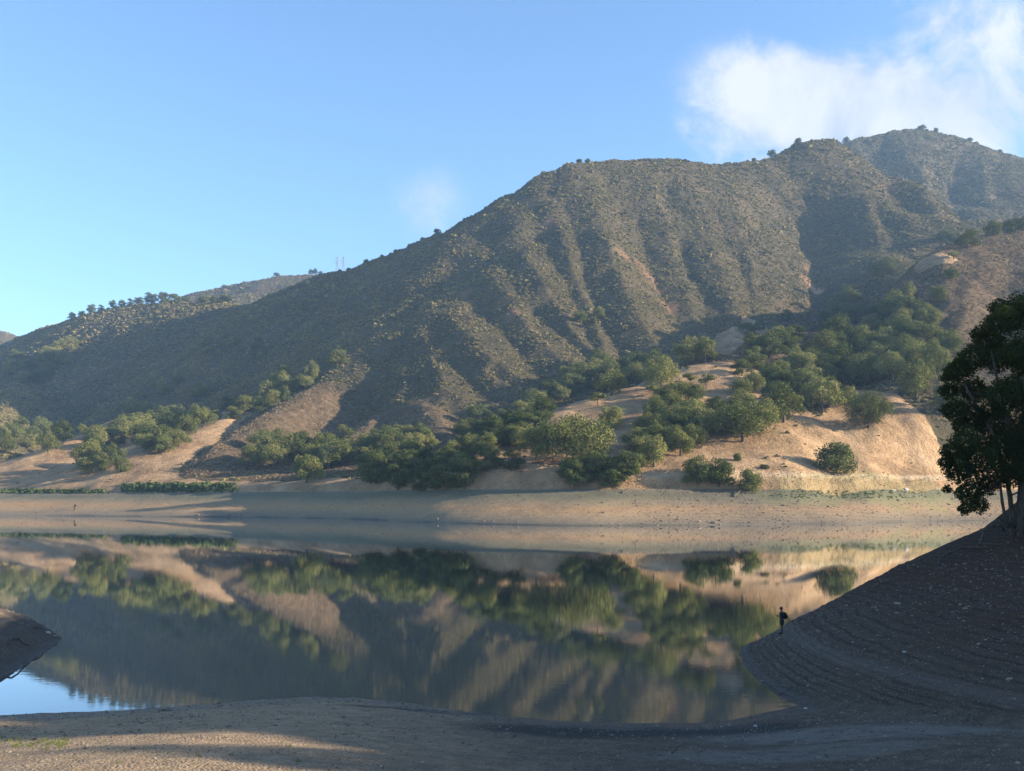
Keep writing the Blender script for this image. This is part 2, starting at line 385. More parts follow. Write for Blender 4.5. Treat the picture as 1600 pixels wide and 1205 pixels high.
gy = np.concatenate([np.arange(-150, 0, 2.5), np.arange(0, 22, .6), np.arange(22, 84, .16), np.arange(84, 178, .9)])
GX, GY = np.meshgrid(gx, gy)
GZ, GB, GP, GS = terrain_near(GX, GY)
GZ = np.maximum(GZ, -6.0)
def near_z(x, y):
    i = np.clip(np.searchsorted(gy, y)-1, 0, len(gy)-2); j = np.clip(np.searchsorted(gx, x)-1, 0, len(gx)-2)
    fi = (y-gy[i])/(gy[i+1]-gy[i]); fj = (x-gx[j])/(gx[j+1]-gx[j])
    return (GZ[i, j]*(1-fj)+GZ[i, j+1]*fj)*(1-fi)+(GZ[i+1, j]*(1-fj)+GZ[i+1, j+1]*fj)*fi
def nhit(px, py, y0=22.):
    yy = np.arange(y0, 130, .08); xx = (px-800)/F*yy; zz = near_z(xx, yy); ray = EYE+(HZ-py)/F*yy
    ok = (zz >= ray) & (zz > -.02)
    if not ok.any(): return None
    i = int(np.argmax(ok)); return xx[i], yy[i], zz[i]
def mat_near():
    g = newmat('shore_ground'); p = g.pos(); z = g.n('ShaderNodeSeparateXYZ', ins={0: p}).outputs
    n0 = g.noise(p, .25, 4); n1 = g.noise(p, 1.3, 5, .6); n2 = g.noise(p, 9, 4, .7)
    vo = g.n('ShaderNodeTexVoronoi', ins={'Vector': p, 'Scale': 11.0}).outputs
    f = g.math('ADD', g.math('MULTIPLY', n1, .5), g.math('MULTIPLY', n2, .5))
    tan = g.ramp(f, [(.3, (.17, .115, .066)), (.5, (.32, .215, .122)), (.68, (.48, .335, .195))])
    gry = g.ramp(f, [(.3, (.052, .037, .023)), (.5, (.105, .075, .048)), (.7, (.20, .15, .10))])
    brn = g.ramp(f, [(.3, (.036, .017, .008)), (.5, (.078, .037, .017)), (.7, (.13, .067, .034))])
    left = g.sstep(g.math('ADD', z[0], g.math('MULTIPLY', n0, 10.)), -4., 10.)
    base = g.mix(left, tan, gry)
    strand = g.n('ShaderNodeTexWave', wave_type='BANDS', bands_direction='Z', ins={'Vector': p, 'Scale': 1.9, 'Distortion': 3.2, 'Detail': 4, 'Detail Scale': 1.3}).outputs['Fac']
    bk = g.mix(g.sstep(z[2], .5, 4.5), gry, brn)
    bk = g.mix(g.math('MULTIPLY', g.math('MULTIPLY', g.sstep(strand, .45, .85), g.sstep(n1, .35, .65)), .6), bk, (.035, .028, .024))
    zl = g.math('SINE', g.math('ADD', g.math('MULTIPLY', z[2], 27.), g.math('ADD', g.math('MULTIPLY', n0, 6.), g.math('MULTIPLY', n1, 4.))))
    bk = g.mix(g.math('MULTIPLY', g.math('MULTIPLY', g.sstep(zl, .35, .95), g.sstep(n0, .3, .55)), .6), bk, (.022, .014, .010))
    bk = g.mix(g.math('MULTIPLY', g.attr('path'), .3), bk, (.20, .165, .14))
    base = g.mix(g.sstep(g.attr('bank'), .3, .7), base, bk)
    base = g.mix(g.math('MULTIPLY', g.attr('spit'), g.sstep(g.math('ADD', z[2], n1), 2.2, 2.7, 1., 0.)), base, g.mix(.45, gry, (.07, .06, .05)))  # shade painted on the spit face in dark grey, sunlit top left tan
    stone = g.mix(g.sstep(vo[0], .10, .34), g.mix(vo[1], (.10, .09, .08), (.40, .37, .33)), base)
    base = g.mix(g.sstep(n0, .35, .65, .25, .8), base, stone)
    # wet mud near the water line and in the gravel pan at the right
    wet = g.sstep(g.math('ADD', z[2], g.math('MULTIPLY', n0, -.5)), -.10, .22, 1., 0.)
    base = g.mix(g.math('MULTIPLY', wet, .8), base, g.mix(.5, base, (.03, .028, .025), 'MULTIPLY'))
    mud = g.math('MULTIPLY', g.attr('mud'), g.sstep(n1, .2, .5))
    base = g.mix(g.math('MULTIPLY', mud, .9), base, (.035, .032, .028))
    base = g.mix(g.math('MULTIPLY', g.attr('salt'), g.sstep(n1, .25, .5)), base, (.26, .235, .21))
    h = g.math('ADD', g.math('MULTIPLY', n1, .5), g.math('ADD', g.math('MULTIPLY', n2, .25), g.math('MULTIPLY', vo[0], -.35)))
    bp = g.bump(h, 1.0, .22)
    rough = g.math('SUBTRACT', .95, g.math('MULTIPLY', wet, .5))
    g.out(g.principled(base, rough, bp, .25)); return g.m
def ell(x, y, rx, ry, rot=0):
    c, s = math.cos(rot), math.sin(rot); dx = GX-x; dy = GY-y
    return 1-smooth01((np.hypot((dx*c+dy*s)/rx, (-dx*s+dy*c)/ry)-.55)/.6+.25*fbm(GX/1.5, GY/1.5, 3, 9))
mud = np.maximum(ell(3.6, 40.4, 6.5, 2.5), ell(10.0, 40.8, 3.5, 1.8)); mud = np.maximum(mud, .8*ell(-4, 45.0, 5, .8))
salt = np.maximum(.42*ell(13.0, 37.0, 6.5, 2.4, -.25), .3*ell(9.5, 33.0, 6.0, 2.0))
me = mesh_np('shore', np.stack([GX, GY, GZ], -1).reshape(-1, 3), grid_faces(*GX.shape), mat_near(), True,
             dict(bank=GB, path=GP, mud=mud, salt=salt, spit=GS))
tag(link('shore', me), kind='structure')

# ------------------------------------------------------------------ water
def mat_water():
    g = newmat('reservoir_water'); p = g.pos(); z = g.n('ShaderNodeSeparateXYZ', ins={0: p}).outputs
    calm = g.noise(g.scale(p, (.010, .03, 1.)), 1.0, 3)
    a = g.noise(g.scale(p, (.8, 2.2, 1.)), 1.0, 3, .5)
    b = g.noise(g.scale(p, (3.5, 9.0, 1.)), 1.0, 2, .5)
    h = g.math('ADD', g.math('MULTIPLY', a, .0025), g.math('MULTIPLY', b, .0007))
    bp = g.n('ShaderNodeBump', ins={'Height': h, 'Strength': g.math('DIVIDE', g.sstep(calm, .35, .62, .35, 1.0), g.math('ADD', 1.0, g.math('DIVIDE', z[1], 140.))), 'Distance': 1.0}).outputs[0]
    dif = g.n('ShaderNodeBsdfDiffuse', ins={'Color': (.024, .029, .019, 1)}).outputs[0]
    gl = g.n('ShaderNodeBsdfGlossy', ins={'Color': (.93, .95, .97, 1), 'Roughness': .006, 'Normal': bp}).outputs[0]
    fr = g.n('ShaderNodeFresnel', ins={'IOR': 1.45, 'Normal': bp}).outputs[0]
    mx = g.n('ShaderNodeMixShader', ins={0: g.math('MULTIPLY', fr, 1.6, clamp=True), 1: dif, 2: gl}).outputs[0]
    g.out(mx); return g.m
wx = np.array([-6000., 6000.]); wy = np.array([-300., 6000.])
WX, WY = np.meshgrid(wx, wy)
tag(link('water', mesh_np('water', np.stack([WX, WY, 0*WX], -1).reshape(-1, 3), grid_faces(2, 2), mat_water())), kind='structure')
# ------------------------------------------------------------------ foliage meshes
def mat_leaf(name, cols, trans=.25, inst=False, rough=.7):
    g = newmat(name); p = g.pos()
    n = g.noise(p, .5 if not inst else .08, 3)
    rnd = g.attr('tint')
    f = g.math('ADD', g.math('MULTIPLY', n, .45), g.math('MULTIPLY', rnd, .55))
    if not inst:
        oi = g.n('ShaderNodeObjectInfo').outputs['Random']
        f = g.math('ADD', g.math('MULTIPLY', f, .7), g.math('MULTIPLY', oi, .3))
    c = g.ramp(f, cols)
    d = g.n('ShaderNodeBsdfDiffuse', ins={'Color': c}).outputs[0]
    t = g.n('ShaderNodeBsdfTranslucent', ins={'Color': g.mix(.5, c, (.10, .12, .02))}).outputs[0]
    mx = g.n('ShaderNodeMixShader', ins={0: trans, 1: d, 2: t}).outputs[0]
    g.out(mx); return g.m
M_OAK = mat_leaf('oak_foliage', [(.2, (.055, .068, .020)), (.45, (.140, .145, .046)), (.7, (.26, .245, .085)), (.85, (.36, .32, .12))], .15)
M_DARK = mat_leaf('evergreen_foliage', [(.2, (.040, .056, .018)), (.5, (.100, .115, .038)), (.8, (.20, .20, .07))], .15)
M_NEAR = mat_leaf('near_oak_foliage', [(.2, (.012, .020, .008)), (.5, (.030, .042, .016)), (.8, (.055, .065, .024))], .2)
M_WILLOW = mat_leaf('shore_shrub_foliage', [(.2, (.06, .085, .03)), (.5, (.10, .13, .045)), (.8, (.16, .18, .07))])
def mat_bark():
    g = newmat('bark'); p = g.pos(); n = g.noise(g.scale(p, (6, 6, 1.2)), 1.0, 5, .65)
    g.out(g.principled(g.ramp(n, [(.3, (.045, .036, .028)), (.6, (.12, .10, .08)), (.8, (.20, .18, .15))]), .95, g.bump(n, .8, .05), .1)); return g.m
M_BARK = mat_bark()

def cards(P, N, size, rng, jit=.9, asp=.75):
    """leaf-spray quads at points P turned roughly along N"""
    n = len(P)
    Nn = N + rng.normal(0, jit, (n, 3)); Nn /= np.linalg.norm(Nn, axis=1)[:, None]+1e-9
    a = rng.normal(0, 1, (n, 3)); a -= (a*Nn).sum(1)[:, None]*Nn; a /= np.linalg.norm(a, axis=1)[:, None]+1e-9
    b = np.cross(Nn, a); s = size*rng.uniform(.55, 1.3, n)[:, None]
    a = a*s*.5; b = b*s*.5*asp
    V = np.stack([P-a*rng.uniform(.5,1.1,(n,1))-b*rng.uniform(.5,1,(n,1)), P+a*rng.uniform(.5,1.1,(n,1))-b*rng.uniform(.4,1,(n,1)), P+a*rng.uniform(.5,1,(n,1))+b*rng.uniform(.5,1.2,(n,1)), P-a*rng.uniform(.4,1,(n,1))+b*rng.uniform(.5,1.1,(n,1))], 1).reshape(-1, 3)
    return V, np.arange(4*n).reshape(n, 4)

def crown_mesh(name, blobs, n, size, mat, seed, dome=True):
    """blobs: list of (x,y,z,r); leaves fill each blob, denser towards its skin"""
    rng = np.random.default_rng(seed); Vs = []; T = []; Fs = []; off = 0
    w = np.array([b[3]**2 for b in blobs]); w = w/w.sum()
    for (x, y, z, r), wk in zip(blobs, w):
        k = max(8, int(n*wk)); d = rng.normal(0, 1, (k, 3)); d /= np.linalg.norm(d, axis=1)[:, None]
        if dome: d[:, 2] = np.where(d[:, 2] < -.75, -d[:, 2]*rng.uniform(.2, 1, k), d[:, 2])
        rr = r*(rng.uniform(.25, 1, k)**.45)*(1+.18*np.sin(d[:, 0]*5+seed)+.12*np.cos(d[:, 1]*7+x))
        P = d*rr[:, None]*np.array([1, 1, .8]) + np.array([x, y, z])
        V, Fq = cards(P, d, size, rng); Vs.append(V); Fs.append(Fq+off); off += len(V)
        T.append(np.repeat(np.clip(rng.normal(.5+.12*rng.normal(), .2, k), 0, 1), 4))
    return mesh_np(name, np.concatenate(Vs), np.concatenate(Fs), mat, False, {'tint': np.concatenate(T)})

def tube_np(paths, sides=6):
    """paths: list of [(x,y,z,r),...]"""
    Vs = []; Fs = []; off = 0
    for pts in paths:
        P = np.array([p[:3] for p in pts], float); Rr = np.array([p[3] for p in pts]); n = len(P)
        D = np.gradient(P, axis=0); D /= np.linalg.norm(D, axis=1)[:, None]+1e-9
        ref = np.array([0, 0, 1.]) if abs(D[:, 2]).mean() < .8 else np.array([1., 0, 0])
        A = np.cross(D, ref); A /= np.linalg.norm(A, axis=1)[:, None]+1e-9; B = np.cross(D, A)
        th = np.linspace(0, 2*math.pi, sides, endpoint=False)
        ring = P[:, None]+Rr[:, None, None]*(np.cos(th)[None, :, None]*A[:, None]+np.sin(th)[None, :, None]*B[:, None])
        Vs.append(ring.reshape(-1, 3))
        a = np.arange(n*sides).reshape(n, sides)
        Fs.append(np.stack([a[:-1], np.roll(a, -1, 1)[:-1], np.roll(a, -1, 1)[1:], a[1:]], -1).reshape(-1, 4)+off)
        e = off+(n-1)*sides; tip = [e+i for i in range(sides)]
        for i in range(1, sides-1, 2): Fs.append(np.array([[tip[0], tip[i], tip[i+1], tip[min(i+2, sides-1)]]]))
        off += n*sides
    return np.concatenate(Vs), np.concatenate(Fs)

def limb(p0, p1, r0, r1, rnd, k=5, wob=.08):
    L = math.dist(p0, p1); out = []
    for i in range(k+1):
        t = i/k; w = wob*L*math.sin(t*math.pi)
        out.append(tuple(p0[j]+(p1[j]-p0[j])*t+rnd.uniform(-w, w) for j in range(3))+(r0+(r1-r0)*t,))
    return out

def make_tree_meshes(name, seed, H, W, trunk_frac, nblob, nleaf, leaf, mat, flat=.9):
    rnd = random.Random(seed); blobs = []; zb = H*trunk_frac
    ch = H-zb; R0 = W*.5
    for i in range(nblob):
        if rnd.random() < .16 and H > 7: continue
        a = i*2.4+rnd.uniform(-.5, .5); q = math.sqrt((i+.5)/nblob)
        r = R0*rnd.uniform(.30, .46)*(1.1-.25*q)
        d = (R0-r*.9)*q; lo = zb+r*.62; hi = H-r*.72
        z = lo+(hi-lo)*max(0, math.sqrt(max(0, 1-q*q*flat))*rnd.uniform(.55, 1.05) if i % 3 else rnd.uniform(0, .35))
        blobs.append((d*math.cos(a), d*math.sin(a), max(lo, min(z, hi)), r))
    crown = crown_mesh(name+'_crown', blobs, nleaf, leaf, mat, seed)
    paths = [limb((0, 0, -.6), (rnd.uniform(-.3, .3), rnd.uniform(-.3, .3), zb+ch*.25), H*.035, H*.024, rnd, 5, .03)]
    top = paths[0][-1]
    for b in blobs[::2]:
        paths.append(limb(top[:3], (b[0]*.85, b[1]*.85, b[2]), H*.016, H*.004, rnd, 4, .1))
    V, Fq = tube_np(paths, 6)
    return crown, mesh_np(name+'_trunk', V, Fq, M_BARK, True)

KINDS = {}
for k in range(5): KINDS.setdefault('oak', []).append((12., 14., make_tree_meshes('oak', 100+k, 12, 14, .03, 20, 9500, .37, M_OAK)))
for k in range(4): KINDS.setdefault('spreading', []).append((12., 18., make_tree_meshes('spreading_oak', 200+k, 12, 18, .07, 24, 12000, .37, M_OAK, .8)))
for k in range(4): KINDS.setdefault('dark', []).append((12., 12., make_tree_meshes('live_oak', 300+k, 12, 12, .0, 18, 9000, .37, M_DARK)))
for k in range(3): KINDS.setdefault('bush', []).append((6., 8., make_tree_meshes('bush', 400+k, 6, 8, -.08, 20, 6500, .28, M_DARK)))
for k in range(2): KINDS.setdefault('small', []).append((6., 6., make_tree_meshes('small_tree', 500+k, 6, 6, .20, 9, 1100, .40, M_OAK)))
for k in range(2): KINDS.setdefault('conifer', []).append((14., 7., make_tree_meshes('tall_tree', 600+k, 14, 7, .10, 14, 1500, .50, M_DARK, .3)))
NAMEOF = dict(oak='oak_tree', spreading='oak_tree', dark='live_oak_tree', bush='bush', small='small_tree', conifer='tall_tree')
CATOF = dict(oak='oak tree', spreading='oak tree', dark='oak tree', bush='bush', small='tree', conifer='tree')
TR = random.Random(5); PLACED = []
def plant(kind, loc, h, w, label, group=None, var=None, rz=None, sink=.3):
    vs_ = KINDS[kind]; H0, W0, (cm, tm) = vs_[TR.randrange(len(vs_)) if var is None else var]
    e = bpy.data.objects.new(NAMEOF[kind], None); COL.objects.link(e); e.empty_display_size = .5
    e.location = (loc[0], loc[1], loc[2]-sink); e.scale = (w/W0, w/W0, h/H0); e.rotation_euler = (0, 0, TR.uniform(0, 6.28) if rz is None else rz)
    tag(e, label, CATOF[kind], group)
    c = link('crown', cm, e); t = link('trunk' if kind != 'bush' else 'stem', tm, e)
    PLACED.append((loc[0], loc[1], w)); return e
def tree_px(kind, px, py, hp, wp, label, group=None, skip=0, **kw):
    """a tree whose foot is seen at photo pixel (px, py), hp tall and wp wide there"""
    h = hit(px, py, skip)
    if h is None or h[1] > 3300: 
        print('no ground for', px, py, label); return None
    s = h[1]/F
    return plant(kind, h, hp*s, wp*s, label, group, **kw)
def grove(kind, poly, sx, sy, hp, wp, label, group, n, seed=0, mixk=None, skip=0):
    r = random.Random(seed+99); xs = [p[0] for p in poly]; ys = [p[1] for p in poly]; got = []; tries = 0
    while len(got) < n and tries < n*60:
        tries += 1; x = r.uniform(min(xs), max(xs)); y = r.uniform(min(ys), max(ys))
        if not bool(inside(np.array([x]), np.array([y]), poly)[0]): continue
        if any(((x-a)/sx)**2+((y-b)/sy)**2 < 1 for a, b in got): continue
        got.append((x, y)); f = r.uniform(.75, 1.25)
        k = kind if not mixk or r.random() > .4 else mixk
        tree_px(k, x, y, hp*f*1.12, wp*f*r.uniform(1.0, 1.4), label, group, skip)

# ------------------------------------------------------------------ trees one by one (photo pixel of the foot, height, width)
T_ = [
 ('bush',1306,738,54,72,'round dark green bush alone low on the tan grass slope, long shadow beside it'),
 ('spreading',1358,668,60,84,'wide oak alone high on the tan grass slope above the dark bush'),
 ('oak',479,755,52,58,'small bright green oak with bare trunk alone on brown grass below the left wood'),
 ('oak',527,573,34,36,'lone pale green oak on the left spur of the main mountain, halfway up'),
 ('bush',1090,757,48,58,'left one of the two big round bushes beside the shore track'),
 ('bush',1124,759,46,56,'right one of the two big round bushes beside the shore track'),
 ('bush',1172,768,38,44,'olive green bush hanging over the shore cliff edge, right of the paired bushes'),
 ('bush',1152,720,14,16,'tiny dark bush on the grass slope left of the large dark bush'),
 ('bush',1195,732,8,18,'low flat bush on the grass just above the shore track'),
 ('spreading',1160,690,66,120,'broad dark oak with visible trunk at the left edge of the tan grass slope'),
 ('oak',1225,660,62,84,'tall dense oak on the crest left of the tan grass slope, touching the broad oak'),
 ('oak',1190,672,60,70,'rounded oak filling the gap behind the broad oak at the left grass edge'),
 ('oak',1285,643,60,76,'leafy oak on the grassy crest with a bare patch of shade beneath it'),
 ('oak',1325,633,36,34,'smaller oak beside the leafy crest oak, just above the spreading oak'),
 ('spreading',1352,602,56,84,'broad pale oak on the track edge at the top of the tan slope'),
 ('spreading',1394,595,48,66,'oak with an orange patch of grass under its crown at the slope top'),
 ('oak',1432,622,60,70,'large bright oak at the upper right of the tan slope, near the black tree'),
 ('oak',1460,590,62,60,'tall pale oak behind the large bright oak at the upper right'),
 ('oak',1415,570,56,56,'oak standing behind the track oaks at the foot of the wooded gully'),
 ('dark',1478,645,50,60,'shaded grey oak at the right end of the tan slope, half behind the black tree'),
 ('oak',1380,430,30,46,'oak with a domed crown alone against the shaded basin of the mountain'),
 ('oak',1420,470,30,34,'small layered oak below the pale grass patch on the right spur'),
 ('oak',1466,475,36,30,'round topped oak alone on the russet spur, right of the layered oak'),
 ('oak',1487,440,28,30,'shaded oak at the brow of the russet spur just under the pale grass'),
 ('oak',1512,388,32,44,'bright rounded oak on the crest of the right spur'),
 ('oak',1478,378,24,34,'olive tree left of the bright rounded oak on the right spur crest'),
 ('small',1490,405,16,20,'small light green tree just under the crest of the right spur'),
 ('dark',1553,368,26,36,'dark oak on the skyline of the right spur, left of the crest edge pair'),
 ('dark',1592,362,26,34,'dark oak at the right edge of the photo on the spur crest'),
 ('dark',1575,366,24,30,'dark oak second from the right edge on the spur crest'),
 ('oak',1452,515,44,44,'grey green oak at the top of the wood on the right spur face'),
 ('oak',1405,520,40,50,'bushy oak left of the grey green oak at the top of the wood'),
 ('oak',1430,545,44,48,'oak in the middle of the right spur wood above the crest oaks'),
 ('oak',1390,548,40,50,'oak left of the middle in the right spur wood, half in shade'),
 ('oak',1484,560,50,50,'pale oak at the right margin of the spur wood beside russet scrub'),
 # middle knoll
 ('spreading',895,728,86,150,'largest sunlit oak by the lake, wide golden green crown on the middle knoll'),
 ('oak',838,720,62,74,'dark sided oak leaning against the left of the largest sunlit oak'),
 ('oak',815,700,42,50,'yellow topped oak behind the dark sided oak left of the knoll'),
 ('oak',778,700,32,36,'pale tree at the far left foot of the middle knoll'),
 ('oak',795,690,30,34,'bright topped tree next to the pale tree at the knoll foot'),
 ('dark',800,735,34,46,'dark shaded oak under the left end of the middle knoll'),
 ('small',935,634,26,32,'small round oak alone on the left shoulder of the middle knoll'),
 ('oak',955,618,48,60,'rounded oak on the knoll brow above the small round oak'),
 ('oak',992,600,40,50,'oak leaning left on the knoll brow, in the middle of the brow trees'),
 ('spreading',1033,612,60,64,'tall dark oak with forked trunk near the top of the middle knoll'),
 ('small',1022,620,24,30,'little oak below the tall forked oak on the knoll'),
 ('oak',1075,570,48,60,'rounded oak at the summit of the middle knoll, left one of the pair'),
 ('oak',1102,566,44,46,'taller oak at the summit of the middle knoll, right one of the pair'),
 ('small',1077,603,26,26,'small leaning oak on orange grass below the knoll summit'),
 ('small',1104,608,30,30,'thin stemmed oak on orange grass at the right edge of the knoll'),
 ('oak',955,672,44,50,'gnarled dark oak on the orange grass in the knoll middle'),
 ('oak',1050,640,36,44,'dead looking sparse oak on the knoll slope among grass'),
 ('oak',905,605,44,54,'grey oak left behind the knoll brow at the mountain foot'),
 ('oak',925,600,40,50,'bushy oak at the mountain foot behind the knoll shoulder'),
 ('oak',870,622,30,36,'shaded oak in the gully left of the knoll shoulder'),
 ('oak',1158,620,34,44,'left topped oak of the pair in the gully between the two grass knolls'),
 ('oak',1176,614,38,44,'right and taller oak of the pair in the gully between the two grass knolls'),
 # left side
 ('oak',208,655,36,40,'pale leafed oak standing above the left lakeside wood'),
 ('oak',228,655,30,30,'dark oak touching the pale leafed oak above the left wood'),
 ('oak',150,690,30,46,'bright crowned oak at the left tip of the shaded lakeside wood'),
 ('oak',128,678,20,20,'small sparse tree on the skyline of the far left grass fold'),
 ('oak',318,668,34,50,'pale oak at the top right end of the left lakeside wood, above the tan fold'),
 ('oak',290,682,40,44,'oak second from the top right in the left lakeside wood'),
 ('oak',255,618,26,34,'lit oak in the dark valley, leftmost of the small valley group'),
 ('small',278,600,16,22,'tiny lit tree top in the dark valley above the small group'),
 ('oak',313,622,30,34,'lit oak in the dark valley, rightmost of the small valley group'),
 ('oak',25,580,26,34,'rounded oak at far left on the sunlit left ridge'),
 ('oak',45,600,22,36,'pale oak low on the left ridge, at the shadow edge'),
 ('oak',400,545,12,20,'small pale tree in the shaded upper valley'),
 ('small',455,540,10,16,'tiny pale bush high in the shaded valley below the saddle'),
]
for k_, px, py, hp, wp, lab in T_: tree_px(k_, px, py, hp, wp, lab)
# skyline trees of the left ridge and the mountain (each found on its crest)
def crest(px, y0, y1, lo=0):
    j = int(np.argmin(abs(pxs-px))); sel = (Ys > y0) & (Ys < y1); el = (FZ[sel, j]-EYE)/Ys[sel]; i = int(np.argmax(el))
    return (px-800)/F*Ys[sel][i], Ys[sel][i], FZ[sel, j][i]
G = 'trees along the skyline of the left ridge'
for px, hp, wp, lab in [(112,12,16,'low skyline oak at the lower left end of the left ridge tree line'),(128,10,14,'small skyline oak left of the twin round oaks on the left ridge'),(143,17,17,'tall round skyline oak standing apart on the left ridge'),(158,10,13,'small skyline bush between the two round oaks of the left ridge'),(176,13,16,'skyline oak, first of the row leading to the left summit grove'),(190,12,15,'skyline oak, second of the row leading to the left summit grove'),(204,12,15,'skyline oak, third of the row leading to the left summit grove'),(217,14,18,'skyline oak, last of the row before the left summit grove'),(236,20,26,'leftmost big oak of the grove on the left ridge summit'),(256,21,26,'middle big oak of the grove on the left ridge summit'),(274,18,24,'rightmost big oak of the grove on the left ridge summit'),(291,10,16,'low bush right of the left ridge summit grove'),(318,16,26,'dark shaded oak in the saddle, left one before the far hill'),(334,15,22,'dark shaded oak in the saddle, between its two neighbours before the far hill'),(352,17,24,'dark shaded oak in the saddle, right one before the far hill')]:
    c_ = crest(px, 1450, 2300); plant('dark' if px > 300 or px < 280 else 'oak', c_, hp*c_[1]/F, wp*c_[1]/F, lab, G)
for px, hp, wp, lab, y0, y1 in [(683,11,16,'dark bush on the left shoulder of the main mountain skyline',1300,1500),(660,6,9,'tiny bush left of the shoulder bush on the main skyline',1300,1500),(905,8,13,'left bush of the two at the first crest of the main mountain',1380,1600),(918,7,11,'right bush of the two at the first crest of the main mountain',1380,1600),(1206,13,17,'round tree alone on the skyline left of the second crest',1500,1750),(1178,6,10,'low bush on the skyline left of the lone round tree',1500,1750),(1247,9,14,'tree on the left edge of the second crest',1600,1800),(1322,9,14,'small tree in the notch before the highest peak',1650,2500),(1440,8,16,'left bush on the top of the highest peak',2150,2650),(1462,8,10,'right bush on the top of the highest peak',2150,2650),(1515,6,12,'low bush on the right shoulder of the highest peak',2150,2650),(1562,5,10,'tiny bush near the right edge of the highest ridge',2150,2650),(545,7,12,'dark bush on the lower skyline right of the two pylons',1380,1600),(572,6,10,'small dark bush on the lower skyline, second from the pylons',1380,1600),(597,6,9,'small dark bush on the lower skyline, third from the pylons',1380,1600),(618,5,8,'small dark bush on the lower skyline, fourth from the pylons',1380,1600),
  (432,6,12,'dark tree on the far hill skyline, halfway up',2500,2750),(486,9,11,'left pointed tree of the group on the far hill top',2500,2750),(493,10,10,'middle pointed tree of the group on the far hill top',2500,2750),(501,7,9,'right tree of the group on the far hill top',2500,2750),(350,4,9,'small tree low on the far hill skyline',2500,2750)]:
    c_ = crest(px, y0, y1); plant('dark' if hp > 8 else 'bush', c_, hp*c_[1]/F, wp*c_[1]/F, lab)

